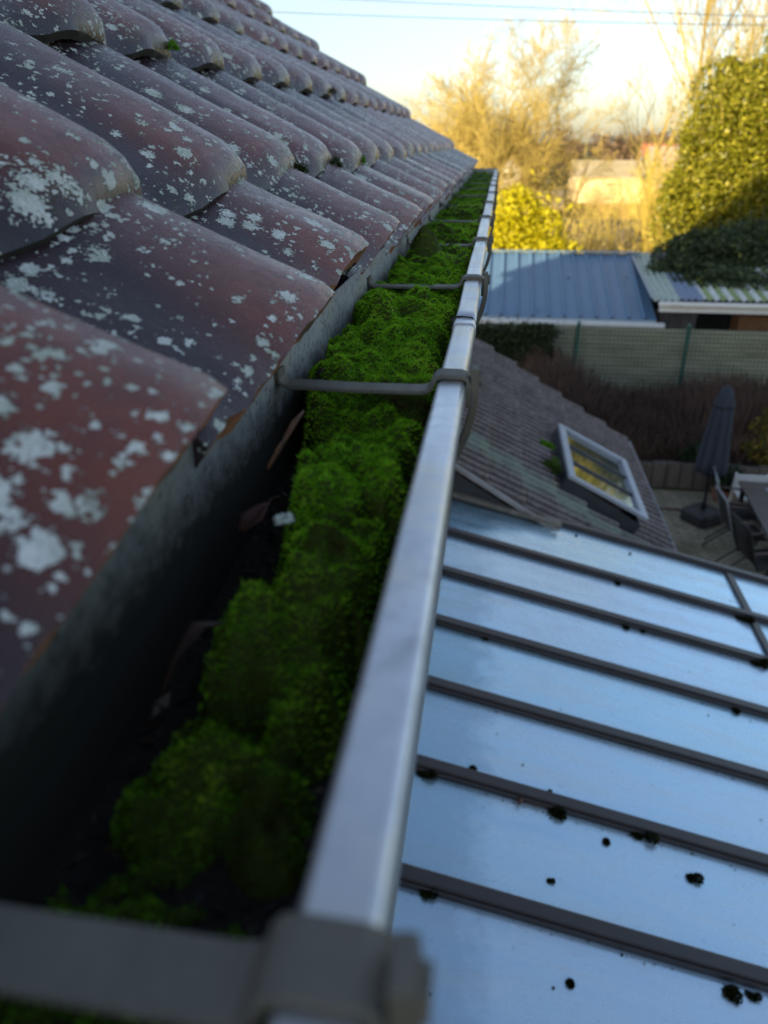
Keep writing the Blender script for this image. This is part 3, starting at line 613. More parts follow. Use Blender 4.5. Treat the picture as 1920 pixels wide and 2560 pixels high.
# ------------------------------------------------------------------ tiled lean-to beyond the conservatory
LS = .62; LX0, LX1, LY0, LY1 = -.30, 1.78, 5.43, 9.58
def lz(x, d=0): return -3.44 + LS * (1.76 - x) + d
lt = empty('lean_to', (.7, 7.5, GZ), 'lean-to extension with a steep mossy brown tiled roof beyond the conservatory', 'extension')
def leanto_tiles():
    LA = math.atan(LS); dn = np.array([cos(LA), 0, -sin(LA)]); nr = np.array([sin(LA), 0, cos(LA)])
    tw, ex, L = .262, .345, (LX1 - LX0) / cos(LA); V = []; F = []; mi = []; off = 0; rr = np.random.default_rng(5)
    nv, nu = 18, 5; v = np.linspace(0, tw * 1.04, nv); rows = int(L / ex) + 1; cols = int((LY1 - LY0) / tw) + 1
    for r in range(rows):
        for c in range(cols):
            u = np.array([-ex * 1.1, -ex * .5, -.04, -.012, 0]); U, Vv = np.meshgrid(u, v, indexing='ij')
            h = .020 * np.sin((Vv / tw * 4 * pi) - 1.2) + .13 * (U + ex) - .012 * (U > -.005) + rr.normal(0, .002)
            s = L - r * ex + rr.normal(0, .004); yy = LY0 + c * tw + Vv
            if c == cols - 1: yy = np.minimum(yy, LY1)
            p = np.array([LX0, 0, lz(LX0)]) + dn * (s + U[..., None]) + nr * (h[..., None]); p[..., 1] = yy
            bot = p[-1] - nr * .03
            pp = np.concatenate([p.reshape(-1, 3), bot]); V.append(pp)
            for i in range(nu):
                for j in range(nv - 1): F.append((off + i * nv + j, off + (i + 1) * nv + j, off + (i + 1) * nv + j + 1, off + i * nv + j + 1))
            off += len(pp)
    return np.concatenate(V), np.array(F, np.int32)
ml = NT('old_brown_tiles'); p = ml.coord('World'); n1 = ml.noise(p, 3.5, 5, .65); n2 = ml.noise(p, 30, 4, .65)
c = ml.ramp(n1, [(.3, (.11, .076, .068)), (.7, (.19, .135, .12))]); c = ml.mix(ml.ramp(n2, [(.42, 0.0), (.62, .55)]), c, (.17, .155, .14))
sy = ml.n('ShaderNodeSeparateXYZ'); ml.l(p, sy.inputs[0])
band = ml.math('SUBTRACT', 1.0, ml.math('MULTIPLY', ml.math('ABSOLUTE', ml.math('SUBTRACT', ml.math('ADD', sy.outputs[1], ml.math('MULTIPLY', ml.math('SUBTRACT', n1, .5), .5)), 6.10)), 2.6), clamp=True)
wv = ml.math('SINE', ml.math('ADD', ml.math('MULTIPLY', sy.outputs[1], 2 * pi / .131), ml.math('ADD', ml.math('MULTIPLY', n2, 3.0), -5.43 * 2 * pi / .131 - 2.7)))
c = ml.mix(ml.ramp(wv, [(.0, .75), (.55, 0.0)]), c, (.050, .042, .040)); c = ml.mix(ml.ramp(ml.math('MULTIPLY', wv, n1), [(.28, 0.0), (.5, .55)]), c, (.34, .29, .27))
lich = ml.ramp(ml.math('ADD', ml.math('MULTIPLY', ml.noise(p, 60, 6, .8), .75), ml.math('MULTIPLY', band, .36)), [(.50, 0.0), (.78, .95)])
c = ml.mix(lich, c, (.26, .33, .25)); ml.set(base=c, rough=.8, normal=ml.bump(n2, .4, .006))
V, F = leanto_tiles(); kid(npmesh('tiled_roof', V, F, ml.m, smooth=False), lt)
mb = MB(); mb.box(LX0, LX1 - .14, LY0 + .06, LY1 - .06, GZ, -3.62); mb.add([(LX0, LY0 + .06, -3.62), (LX1 - .15, LY0 + .06, -3.62), (LX1 - .15, LY0 + .06, lz(LX1 - .15) - .06), (LX0, LY0 + .06, lz(LX0) - .06)], [(0, 1, 2, 3)])
mb.add([(LX0, LY1 - .06, -3.62), (LX1 - .15, LY1 - .06, -3.62), (LX1 - .15, LY1 - .06, lz(LX1 - .15) - .06), (LX0, LY1 - .06, lz(LX0) - .06)], [(3, 2, 1, 0)])
kid(mb.build('wall', M_BRICK), lt)
M_SLATE = plain('dark_cheek_panel', (.050, .052, .058), .5, 0, .25, 4)
mb = MB(); mb.add([(LX0, LY0 - .012, gzz(LX0) - .1), (.75, LY0 - .012, gzz(.75) - .1), (.75, LY0 - .012, lz(.75) - .05), (LX0, LY0 - .012, lz(LX0) - .05)], [(0, 1, 2, 3)]); kid(mb.build('cheek', M_SLATE), lt)
mb = MB(); mb.beam((LX0, LY0 - .022, lz(LX0) + .005), (LX1, LY0 - .022, lz(LX1) + .005), .022, .035, up=(LS, 0, 1)); kid(mb.build('verge_strip', plain('pale_verge', (.36, .34, .33), .6)), lt)
mb = MB(); mb.beam((LX0, LY0 - .03, gzz(LX0) + .065), (.62, LY0 - .03, gzz(.62) + .055), .05, .03, up=(GS, 0, 1)); kid(mb.build('ledge', plain('weathered_ledge', (.22, .19, .15), .7, 0, .4, 12)), lt)
M_GREYPLASTIC = plain('grey_gutter', (.22, .24, .26), .45, 0, .15, 8)
mb = MB()
pr = [(LX1 - .02, lz(LX1) - .03), (LX1 - .02, lz(LX1) - .10), (LX1 + .075, lz(LX1) - .10), (LX1 + .075, lz(LX1) - .01), (LX1 + .060, lz(LX1) - .01), (LX1 + .060, lz(LX1) - .085), (LX1 - .005, lz(LX1) - .085), (LX1 - .005, lz(LX1) - .03)]
mb.extrude(pr, LY0 + .2, LY1 + .03); kid(mb.build('eave_gutter', M_GREYPLASTIC), lt)
mb = MB(); mb.tube([(LX1 + .03, LY0 + 2.5, lz(LX1) - .09), (LX1 + .03, LY0 + 2.5, lz(LX1) - .25), (LX1 - .09, LY0 + 2.5, lz(LX1) - .42), (LX1 - .09, LY0 + 2.5, GZ)], .04, 10); kid(mb.build('downpipe', M_GREYPLASTIC, smooth=True), lt)
# annex block that carries the high side of the lean-to, hidden behind the gutter
mb = MB(); mb.box(-4.2, LX0 - .004, HY1 - .13, LY1 - .06, GZ, lz(LX0) - .02); kid(mb.build('annex', M_BRICK), lt)
# roof window
rw = empty('roof_window', (1.17, 7.7, lz(1.17)), 'grey framed three pane roof window set in the brown tiled lean-to', 'roof window')
dnv = Vector((1, 0, -LS)).normalized(); nrv = Vector((LS, 0, 1)).normalized(); yv = Vector((0, 1, 0))
w0 = Vector((.68, 6.36, lz(.68))); WL, WW, WT = .80, 1.38, .15
def wp(u, v, h): return w0 + dnv * u + yv * v + nrv * (h + (u * .075 if h > WT - .04 and h != WT - .022 else 0))
def wbox(mb, u0, u1, v0, v1, h0, h1):
    vs = [wp(u, v, h) for h in (h0, h1) for v in (v0, v1) for u in (u0, u1)]
    return mb.add(vs, [(0, 2, 3, 1), (4, 5, 7, 6), (0, 1, 5, 4), (2, 6, 7, 3), (0, 4, 6, 2), (1, 3, 7, 5)])
M_WFRAME = plain('window_frame_grey', (.40, .44, .50), .45, 0, .1, 5); M_WDARK = plain('window_skirt', (.05, .055, .065), .5)
mb = MB()
for a in ((0, WL, 0, .012), (0, WL, WW - .012, WW), (0, .012, .012, WW - .012), (WL - .012, WL, .012, WW - .012)): wbox(mb, *a, -.04, WT - .022)
kid(mb.build('skirt', M_WDARK), rw)
mb = MB()
for a in ((-.01, WL + .01, -.01, .055), (-.01, WL + .01, WW - .055, WW + .01), (-.01, .062, .055, WW - .055), (WL - .062, WL + .01, .055, WW - .055)): wbox(mb, *a, WT - .02, WT + .012)
kid(mb.build('frame', M_WFRAME, bevel=.004), rw)
mg2 = NT('dark_window_glass'); mg2.set(base=(.42, .46, .48), rough=.05, metal=.9); M_WGLASS = mg2.m
for k in range(3):
    v0 = .055 + k * (WW - .11) / 3; kid(wbox(MB(), .062, WL - .062, v0 + .012, v0 + (WW - .11) / 3 - .012, WT - .03, WT - .02).build('pane', M_WGLASS), rw)
    if k: kid(wbox(MB(), .062, WL - .062, v0 - .012, v0 + .012, WT - .03, WT - .002).build('bar', M_WDARK), rw)
tuft((.60, 6.60, lz(.60) + .02), .12, .09, 'green moss growing on the tiles against the upper corner of the roof window', 1600, leafmat('bright_moss', [(0, (.03, .07, .01)), (1, (.15, .24, .04))]), ln=.03)
tuft((.58, 7.15, lz(.58) + .02), .07, .06, 'dark moss patch on the tiles halfway up the side of the roof window', 900, ln=.025)

# ------------------------------------------------------------------ ground, patio, raised bed
mgd = NT('ground'); p = mgd.coord('World'); n1 = mgd.noise(p, .05, 5, .6); n2 = mgd.noise(p, 1.2, 6, .7)
c = mgd.ramp(n1, [(.35, (.10, .125, .025)), (.5, (.15, .125, .05)), (.62, (.20, .165, .085)), (.75, (.085, .12, .022))]); c = mgd.mix(mgd.ramp(n2, [(.4, 0.0), (.7, .5)]), c, (.12, .105, .045))
mgd.set(base=c, rough=1, spec=.1)
mb = MB(); mb.add([(-1500, -600, GZ - .03), (1500, -600, GZ - .03), (1500, 2600, GZ - .03), (-1500, 2600, GZ - .03)], [(0, 1, 2, 3)]); mb.build('ground', mgd.m, kind='structure')
mp = NT('patio_pavers'); p = mp.coord('World'); br = mp.n('ShaderNodeTexBrick'); br.inputs['Scale'].default_value = 1.0; br.inputs['Brick Width'].default_value = .21; br.inputs['Row Height'].default_value = .105; br.inputs['Mortar Size'].default_value = .008
br.inputs['Color1'].default_value = (.37, .31, .22, 1); br.inputs['Color2'].default_value = (.27, .225, .16, 1); br.inputs['Mortar'].default_value = (.06, .065, .035, 1); rotn = mp.n('ShaderNodeVectorRotate'); rotn.rotation_type = 'Z_AXIS'; rotn.inputs['Angle'].default_value = .78; mp.l(p, rotn.inputs[0]); mp.l(rotn.outputs[0], br.inputs['Vector'])
n1 = mp.noise(p, 1.3, 5, .65); n2 = mp.noise(p, 9, 5, .7)
c = mp.mix(mp.ramp(n1, [(.42, 0.0), (.62, .65)]), br.outputs['Color'], (.095, .10, .045)); c = mp.mix(mp.ramp(n2, [(.5, 0.0), (.75, .5)]), c, (.25, .22, .17)); mp.set(base=c, rough=.9, normal=mp.bump(br.outputs['Fac'], -.4, .01))
mb = MB(); mb.add([(1.5, 2.0, GZ), (9.5, 2.0, GZ), (9.5, 12.62, GZ), (1.5, 12.62, GZ)], [(0, 1, 2, 3)]); mb.build('patio', mp.m, kind='structure')
mb = MB(); mb.beam((1.75, 11.85, GZ + .01), (4.6, 11.75, GZ + .01), .035, .03); mb.build('edging_strip', plain('red_edging', (.085, .045, .045), .8), kind='structure')
mb = MB(); mb.box(-.5, 9.5, 12.84, 15.3, GZ, GZ + .40); mb.build('planting_bed', plain('bed_soil', (.028, .020, .015), 1, 0, .5, 5, bump=.5), kind='structure')
er = empty('sleeper_edging', (4, 12.75, GZ), 'row of upright weathered timber boards edging the raised bed', 'edging')
M_SLEEP = NT('grey_timber'); p = M_SLEEP.coord('World'); n = M_SLEEP.noise(M_SLEEP.scale(p, (14, 14, 2)), 1, 5, .6); i_ = M_SLEEP.n('ShaderNodeObjectInfo').outputs['Random']
c = M_SLEEP.ramp(n, [(.3, (.085, .070, .060)), (.7, (.17, .145, .12))]); M_SLEEP.set(base=M_SLEEP.mix(M_SLEEP.math('MULTIPLY', i_, .5), c, (.08, .06, .05)), rough=.9, normal=M_SLEEP.bump(n, .4, .01))
rr = random.Random(4); x = .6
while x < 8.5:
    wd = rr.uniform(.17, .24); h = .46 + rr.uniform(-.03, .03)
    o = MB().box(x, x + wd - .012, 12.68 + rr.uniform(-.015, .015), 12.80, GZ, GZ + h).build('board', M_SLEEP.m, bevel=.012); kid(o, er); x += wd

# ------------------------------------------------------------------ vegetation builders
def leafcloud(name, pts, size, mat, rnd, label=None, cat=None, group=None, parent=None, kind=None, aspect=.7, seed=1, flat=0.0):
    r = np.random.default_rng(seed); n = len(pts); d = r.normal(0, 1, (n, 3)); d[:, 2] *= (1 - flat); d /= np.linalg.norm(d, axis=1)[:, None]
    e = np.cross(d, r.normal(0, 1, (n, 3))); e /= np.linalg.norm(e, axis=1)[:, None]
    s = size * r.uniform(.55, 1.25, n)[:, None]; nn = np.cross(d, e) * s * .22
    V = np.stack([pts - d * s, pts + e * s * aspect * .5 + nn, pts + d * s, pts - e * s * aspect * .5 + nn], 1).reshape(-1, 3)
    return npmesh(name, V, np.arange(4 * n).reshape(-1, 4), mat, rnd=rnd, parent=parent, label=label, cat=cat, group=group, kind=kind)
def blob_points(c, rad, n, seed, lumps=14, lump_r=.35, shell=.55, zmin=None):
    r = np.random.default_rng(seed); c = np.array(c); rad = np.array(rad)
    d = r.normal(0, 1, (lumps, 3)); d /= np.linalg.norm(d, axis=1)[:, None]; cc = d * r.uniform(.45, .85, lumps)[:, None]
    k = r.integers(0, lumps, n); q = r.normal(0, 1, (n, 3)); q /= np.linalg.norm(q, axis=1)[:, None]
    lr = lump_r * r.uniform(.6, 1.3, lumps)
    P = cc[k] + q * (lr[k] * r.uniform(shell, 1.05, n) ** .6)[:, None]
    core = r.normal(0, .38, (n // 4, 3)); P = np.concatenate([P, core]); P = c + P * rad
    if zmin is not None: P = P[P[:, 2] > zmin]
    return P
def grow(base, h, seed, levels=4, spread=.55, first=.18, r0=.12, kids=(6, 6, 6, 4), up=.5, twig=.006, lean=(0, 0), ratio=.55, trunks=1):
    rr = random.Random(seed); mbt = MB(); mbc = MB()
    def branch(p, d, L, r, lv):
        segs = 5 if lv < 2 else 3; pts = [p]; rs = [r]; q = p.copy(); dd = d.copy()
        for i in range(segs):
            dd = (dd + Vector((rr.gauss(0, .10 + .03 * lv), rr.gauss(0, .10 + .03 * lv), rr.gauss(0, .06) + up * .12))).normalized()
            q = q + dd * (L / segs); pts.append(q.copy()); rs.append(max(twig * .8, r * (1 - .75 * (i + 1) / segs)))
        (mbt if lv == 0 else mbc).tube(pts, rs, 6 if lv == 0 else 3, caps=False)
        if lv >= levels: return
        n = kids[min(lv, len(kids) - 1)]
        for k in range(n):
            t = first + (1 - first) * (k + rr.random()) / n; f = t * segs; i = min(int(f), segs - 1); pp = pts[i].lerp(pts[i + 1], f - i)
            ax = (pts[i + 1] - pts[i]).normalized(); a = rr.uniform(0, 2 * pi); s = ax.orthogonal(); s.rotate(Matrix.Rotation(a, 3, ax))
            sp = spread * rr.uniform(.7, 1.4); nd = (ax * cos(sp) + s * sin(sp)).normalized()
            branch(pp, nd, L * ratio * rr.uniform(.7, 1.2) * (1.15 - .45 * t), max(twig, rs[i] * .55), lv + 1)
    for t in range(trunks):
        a = rr.uniform(0, 2 * pi); sp = 0 if trunks == 1 else rr.uniform(.1, .35)
        branch(Vector(base), Vector((lean[0] + sin(a) * sp, lean[1] + cos(a) * sp, 1)).normalized(), h * (1 if t == 0 else rr.uniform(.7, 1)), r0 * (1 if trunks == 1 else .7), 0)
    return mbt, mbc
M_BARK = plain('pale_winter_bark', (.34, .255, .06), .9, 0, .3, 3, coord='Generated'); M_TWIG = plain('golden_twigs', (.42, .315, .075), .9, 0, .25, 4, coord='Generated')
M_BARKD = plain('brown_bark', (.22, .145, .09), .9, 0, .3, 3, coord='Generated'); M_TWIGD = plain('brown_twigs', (.30, .19, .10), .9, 0, .25, 4, coord='Generated')
def bare_tree(name, loc, h, seed, label, cat='tree', group=None, dark=False, **kw):
    t, c = grow((0, 0, 0), h, seed, **kw); root = empty(name, loc, label, cat, group)
    t.build('trunk', M_BARKD if dark else M_BARK, root, smooth=True); c.build('crown', M_TWIGD if dark else M_TWIG, root); return root
for k, (x, y, h, lb, kw) in enumerate([
    (-2.3, 30.5, 5.7, 'bare golden tree standing just beyond the roof edge, left one of the middle group', dict(kids=(12, 8, 6, 4), spread=.58, trunks=2)),
    (-.6, 33, 6.9, 'tallest bare golden tree in the middle of the sky line', dict(kids=(12, 8, 6, 4), spread=.52, trunks=2, up=.5)),
    (.8, 31.5, 6.6, 'bare many stemmed tree right of the tallest one with fine upright twigs', dict(kids=(12, 8, 6, 4), spread=.52, trunks=2, up=.5)),
    (2.2, 33, 4.9, 'bare tree with drooping outer twigs at the right end of the middle group', dict(kids=(8, 5, 5, 4), spread=.7, trunks=2, up=.15)),
    (6.5, 37, 6.8, 'slim bare tree left of the ivy covered tree', dict(kids=(11, 5, 4, 3), spread=.38, up=.9)),
    (7.6, 34, 12.5, 'tall bare poplar rising behind the ivy covered tree, left of two', dict(kids=(16, 7, 6, 4), spread=.40, up=.85)),
    (9.2, 36, 13.0, 'tall bare poplar at the right edge behind the ivy covered tree', dict(kids=(14, 6, 5, 3), spread=.34, up=.9, trunks=2)),
    (-3.8, 46, 7.5, 'small distant bare tree peeping over the tile slope', dict(kids=(8, 6, 5), levels=3, spread=.6, trunks=2))]):
    bare_tree('bare_tree', (x, y, GZ - .03), h, 60 + k, lb, group='bare trees behind the gardens', twig=.0075, r0=.13, **kw)
# twiggy garden shrubs
M_GOLD = leafmat('golden_shrub_leaf', [(0, (.36, .32, .004)), (.5, (.58, .51, .006)), (1, (.66, .60, .015))], .6, .4)
def stems(loc, n, h, spread, seed, label, cat='shrub', group=None, mat=None, rad=.010):
    rr = random.Random(seed); mb = MB()
    for k in range(n):
        a = rr.uniform(0, 2 * pi); b = Vector((cos(a), sin(a), 0)) * rr.uniform(0, spread * .35); tp = Vector((cos(a), sin(a), 0)) * rr.uniform(.2, 1) * spread + Vector((0, 0, h * rr.uniform(.55, 1.05)))
        m1 = b.lerp(tp, .5) + Vector((rr.gauss(0, .06), rr.gauss(0, .06), h * .08)); mb.tube([b, m1, tp], [rad, rad * .8, rad * .4], 3, caps=False)
        for j in range(9):
            t = rr.uniform(.25, .97); q = b.lerp(m1, t * 2) if t < .5 else m1.lerp(tp, t * 2 - 1); e = q + Vector((rr.gauss(0, .22), rr.gauss(0, .22), rr.uniform(.1, .4))) * h * .22
            mb.tube([q, q.lerp(e, .5) + Vector((0, 0, .02)), e], [rad * .6, rad * .5, rad * .3], 3, caps=False)
    o = mb.build('twiggy_shrub', mat or M_TWIG, label=label, cat=cat, group=group); o.location = loc; return o
M_STEMG = plain('yellow_stems', (.46, .35, .06), .9, 0, .25, 3)
for a in [((1.75, 22.6, GZ), 70, 3.0, .75, 1, 'upright leafless shrub with bundled tan stems right of the yellow bush', M_TWIG), ((.6, 27, GZ), 150, 3.5, 2.2, 2, 'wide leafless golden shrub behind the yellow bush', M_STEMG), ((2.6, 28, GZ), 110, 3.3, 1.5, 3, 'brownish leafless shrub in front of the dark hedge', M_TWIG),
          ((3.9, 22.8, GZ), 60, 2.9, .8, 4, 'pale leafless stems standing behind the blue shed', M_TWIG), ((5.5, 27, GZ), 260, 5.2, 1.7, 5, 'large golden leafless shrub left of the ivy covered tree', M_STEMG), ((6.8, 31, GZ), 170, 5.2, 2.0, 6, 'tall golden leafless shrub behind the ivy covered tree', M_STEMG),
          ((-1.4, 28, GZ), 130, 3.6, 2.0, 7, 'golden leafless shrub half behind the gutter end', M_STEMG), ((4.6, 30, GZ), 150, 3.2, 1.9, 8, 'low leafless yellow shrub right of the tan fence', M_STEMG)
          , ((6.2, 50, GZ), 170, 3.2, 2.6, 9, 'distant leafless golden thicket before the straw coloured barn', M_TWIG), ((9.6, 54, GZ), 170, 3.0, 2.6, 10, 'distant leafless thicket before the pinkish brick house', M_STEMG), ((1.6, 44, GZ), 190, 3.4, 2.6, 11, 'distant golden thicket behind the middle bare trees', M_STEMG)]:
    stems(a[0], a[1], a[2], a[3], a[4], a[5], 'shrub', 'leafless shrubs beyond the blue shed', a[6])
P = np.concatenate([blob_points((.72, 22.4, -3.05), (1.5, .9, 1.85), 14000, 3, 16, .38), blob_points((.0, 22.2, -3.9), (.8, .8, 1.3), 2500, 4, 10, .4), blob_points((1.1, 22.3, -3.6), (.7, .7, 1.4), 2500, 9, 10, .4)])
leafcloud('yellow_bush', P, .085, M_GOLD, np.random.default_rng(1).uniform(0, 1, len(P)), 'dense bright yellow bush behind the blue shed', 'bush', seed=3)
# ivy covered tree and the ivy on the carport
M_IVY = leafmat('ivy_leaf', [(0, (.085, .095, .006)), (.5, (.21, .205, .012)), (.85, (.33, .30, .02)), (1, (.46, .38, .05))], .42, .25, .4)
it = empty('ivy_tree', (7.2, 24.6, GZ), 'huge tree wholly covered in ivy at the right edge', 'tree')
P = np.concatenate([blob_points((7.3, 24.6, -.7), (2.7, 2.3, 3.3), 42000, 21, 42, .30, .7), blob_points((6.0, 24.2, -2.0), (1.6, 1.6, 2.6), 14000, 22, 22, .32, .7), blob_points((7.6, 24.3, .7), (2.0, 1.8, 2.1), 16000, 23, 24, .32, .7), blob_points((6.35, 24.2, .35), (1.35, 1.4, 1.9), 12000, 28, 18, .34, .7), blob_points((6.6, 24.3, -3.8), (2.2, 1.6, 1.6), 6000, 27, 16, .35, .7)])
leafcloud('crown', P, .068, M_IVY, np.clip(np.random.default_rng(2).normal(.5, .24, len(P)), 0, 1), parent=None, seed=5, aspect=.85, flat=.2).parent = it
bpy.data.objects['crown.008' if 'crown.008' in bpy.data.objects else 'crown'].name = 'crown'
for o in list(COL.objects):
    if o.parent == it and o.type == 'MESH': o.matrix_parent_inverse = Matrix.Translation(-it.location)
mb = MB(); rr = random.Random(8); mb.tube([(7.2, 24.8, GZ), (7.1, 24.9, -3), (7.3, 24.7, -.5), (7.2, 24.6, 1.4)], [.35, .3, .2, .06], 8)
kid(mb.build('trunk', M_BARKD), it)
mb = MB()
for k in range(70):
    a = rr.uniform(2.2, 5.2); z = rr.uniform(-3.2, 1.6); q = Vector((7.2 + 2.3 * cos(a) * cos(z * .35), 24.6 + 2.0 * sin(a) * cos(z * .35), z)); d = Vector((cos(a) * .5, sin(a) * .5 - .3, rr.gauss(.1, .4)))
    mb.tube([q, q + d * .35 + Vector((0, 0, .08)), q + d * .7], [.012, .010, .005], 3, caps=False)
kid(mb.build('shoots', M_TWIG), it)
M_IVYD = leafmat('shed_ivy_leaf', [(0, (.022, .038, .018)), (.55, (.052, .082, .034)), (.9, (.10, .14, .04)), (1, (.26, .32, .04))], .5, .2, .4)
P = np.concatenate([blob_points((6.8, 20.4, -2.55), (2.6, 1.6, 1.05), 16000, 31, 40, .30, .6, -3.15), blob_points((4.9, 19.9, -2.55), (1.25, 1.1, .75), 6000, 35, 26, .33, .6, -3.0), blob_points((5.6, 18.7, -2.90), (1.9, 1.0, .38), 8000, 32, 26, .32, .5, -3.02), blob_points((7.5, 18.1, -2.85), (2.2, .8, .35), 6000, 33, 20, .35, .5, -3.02), blob_points((4.3, 19.2, -2.68), (.8, .8, .3), 2600, 34, 16, .4, .5, -2.95)])
leafcloud('ivy', P, .07, M_IVYD, np.clip(np.random.default_rng(6).normal(.42, .22, len(P)), 0, 1), 'dark heap of ivy spilling over the corrugated carport roof', 'ivy', seed=9, aspect=.8)
# brown hedge in the raised bed, little plants
rr = random.Random(12); mb = MB()
for k in range(7500):
    x = rr.uniform(.7, 5.6); y = rr.uniform(13.0, 15.2); b = Vector((x, y, GZ + .38)); h = .84 * (1.05 + .35 * sin(x * 1.7) * .5 + .45 * max(0, 1 - abs(x - 1.2) / 1.0)) * (.55 + .45 * min(1, (y - 12.9) / 1.3)) * rr.uniform(.6, 1.12)
    t = b + Vector((rr.gauss(0, .16), rr.gauss(-.05, .16), h)); m1 = b.lerp(t, .55) + Vector((rr.gauss(0, .04), rr.gauss(0, .04), 0)); mb.tube([b, m1, t], [.009, .007, .004], 3, caps=False)
mb.build('bare_hedge', plain('hedge_twigs', (.105, .066, .050), .95, 0, .4, 5, coord='Generated'), label='dark brown leafless twig hedge between timber edging and mesh fence', cat='hedge')
P = blob_points((.35, 15.36, -3.62), (.98, .13, .48), 5000, 41, 22, .4, .4); P2 = blob_points((.9, 15.38, -3.35), (.5, .1, .18), 1200, 42, 10, .4, .3); P = np.concatenate([P, P2])
leafcloud('fence_ivy', P, .05, leafmat('fence_ivy_leaf', [(0, (.025, .04, .018)), (1, (.085, .115, .045))]), np.random.default_rng(3).uniform(0, 1, len(P)), 'grey green creeper hanging over the left end of the mesh fence', 'creeper', seed=12)
M_YP = leafmat('yellow_plant', [(0, (.05, .07, .015)), (.5, (.15, .14, .02)), (.8, (.38, .25, .03)), (1, (.50, .33, .06))])
P = np.concatenate([blob_points((4.75, 13.0, -4.72), (.45, .3, .35), 900, 51, 9, .4), blob_points((4.78, 13.1, -4.35), (.28, .2, .42), 420, 52, 6, .4)])
leafcloud('yellow_plant', P, .05, M_YP, np.random.default_rng(4).uniform(0, 1, len(P)), 'small shrub with yellow leaves on the raised bed at the right edge', 'plant', seed=13)
P = blob_points((3.55, 12.9, -4.86), (.28, .22, .25), 900, 53, 8, .4)
leafcloud('green_plant', P, .05, leafmat('dark_green_plant', [(0, (.02, .04, .018)), (1, (.06, .10, .045))]), np.random.default_rng(5).uniform(0, 1, len(P)), 'dark green plant behind the parasol on the raised bed', 'plant', seed=14)

# ------------------------------------------------------------------ mesh fence
fe = empty('wire_fence', (2.5, 15.5, GZ), 'green wire mesh fence with a pale screen behind it', 'fence')
M_GREEN = plain('green_post', (.015, .085, .065), .45); M_WIRE = plain('green_wire', (.020, .045, .032), .6)
ms = NT('pale_screen'); p = ms.coord('World'); n1 = ms.noise(ms.scale(p, (.9, 1, 5)), 1.3, 5, .6); n2 = ms.noise(p, 11, 4, .7); c = ms.ramp(n1, [(.3, (.24, .25, .17)), (.7, (.44, .45, .34))]); c = ms.mix(ms.ramp(n2, [(.5, 0.0), (.8, .6)]), c, (.42, .43, .35)); ms.set(base=c, rough=.95)
kid(MB().box(-1.2, 9.5, 15.60, 15.63, GZ, -3.28).build('screen', ms.m), fe)
for x in (-.38, 1.70, 3.77, 5.84, 7.9):
    s_ = MB().tube([(x, 15.5, GZ), (x, 15.5, -3.20)], .034, 8).build('post', M_GREEN); kid(s_, fe)
    c_ = MB().tube([(x, 15.5, -3.20), (x, 15.5, -3.165)], .031, 8).build('cap', plain('post_cap', (.10, .22, .19), .5)); c_.parent = s_
mb = MB(); x = -1.2
while x < 9.4: mb.box(x - .0055, x + .0055, 15.536, 15.542, GZ, -3.26); x += .075
z = -3.27
while z > GZ: mb.box(-1.2, 9.4, 15.543, 15.55, z - .0065, z + .0065); z -= .085
kid(mb.build('mesh_panel', M_WIRE), fe)

# ------------------------------------------------------------------ blue shed and carport
sh = empty('shed', (1.6, 18.6, GZ), 'garden shed with a blue ribbed metal roof and white gutter', 'shed')
M_BLUE = plain('blue_sheet', (.115, .215, .335), .42, 0, .06, 2); M_PALEBLUE = plain('pale_flashing', (.30, .37, .42), .45, 0, .15, 5)
SX0, SX1 = -.75, 3.45; e0 = (17.0, -3.40); e1 = (20.35, -2.50); sl = (e1[1] - e0[1]) / (e1[0] - e0[0])
def sz(y): return e0[1] + sl * (y - e0[0])
mb = MB(); x = SX0; pts = []
while x < SX1 - .02:
    pts += [(x, 0), (x + .25, 0), (x + .265, .045), (x + .305, .045), (x + .32, 0)]; x += .335
pts = [(min(a, SX1), b) for a, b in pts] + [(SX1, 0)]
vs = []; n = len(pts)
for y in (e0[0], e1[0]): vs += [(a, y, sz(y) + b) for a, b in pts]
for y in (e0[0], e1[0]): vs += [(a, y, sz(y) + b - .012) for a, b in pts]
fs = [(i, i + 1, n + i + 1, n + i) for i in range(n - 1)] + [(2 * n + i, i, i + 1, 2 * n + i + 1)[::-1] for i in range(n - 1)] + [(3 * n + i, 2 * n + i, 2 * n + i + 1, 3 * n + i + 1) for i in range(n - 1)]
kid(mb.add(vs, fs).build('roof_sheet', M_BLUE), sh)
mb = MB(); mb.beam((SX0, e1[0] - .06, e1[1] + .045), (SX1, e1[0] - .06, e1[1] + .045), .16, .02); kid(mb.build('ridge_cap', M_BLUE), sh)
kid(MB().box(SX0 - .05, SX1 + .16, 16.83, 16.985, e0[1] - .15, e0[1] - .05).build('white_gutter', M_WHITE, bevel=.02), sh)
kid(MB().box(SX0, SX1 - .01, 16.99, 17.03, e0[1] - .14, e0[1] - .014).build('fascia', M_PALEBLUE), sh)
mb = MB(); mb.box(SX0 + .1, SX1 - .1, 17.1, 20.3, GZ, e0[1] - .05); kid(mb.build('wall', M_DARKWOOD), sh)
mb = MB(); mb.tube([(1.72, 18.9, sz(18.9) + .0), (1.72, 18.9, sz(18.9) + .02)], .03, 8); kid(mb.build('vent_cap', M_DARKWOOD), sh)
cp = empty('carport', (6, 18.7, GZ), 'open carport with pale corrugated sheets beside the blue shed', 'carport')
c0, c1 = (17.0, -2.98), (20.6, -2.50); cs = (c1[1] - c0[1]) / (c1[0] - c0[0])
def cz(y): return c0[1] + cs * (y - c0[0])
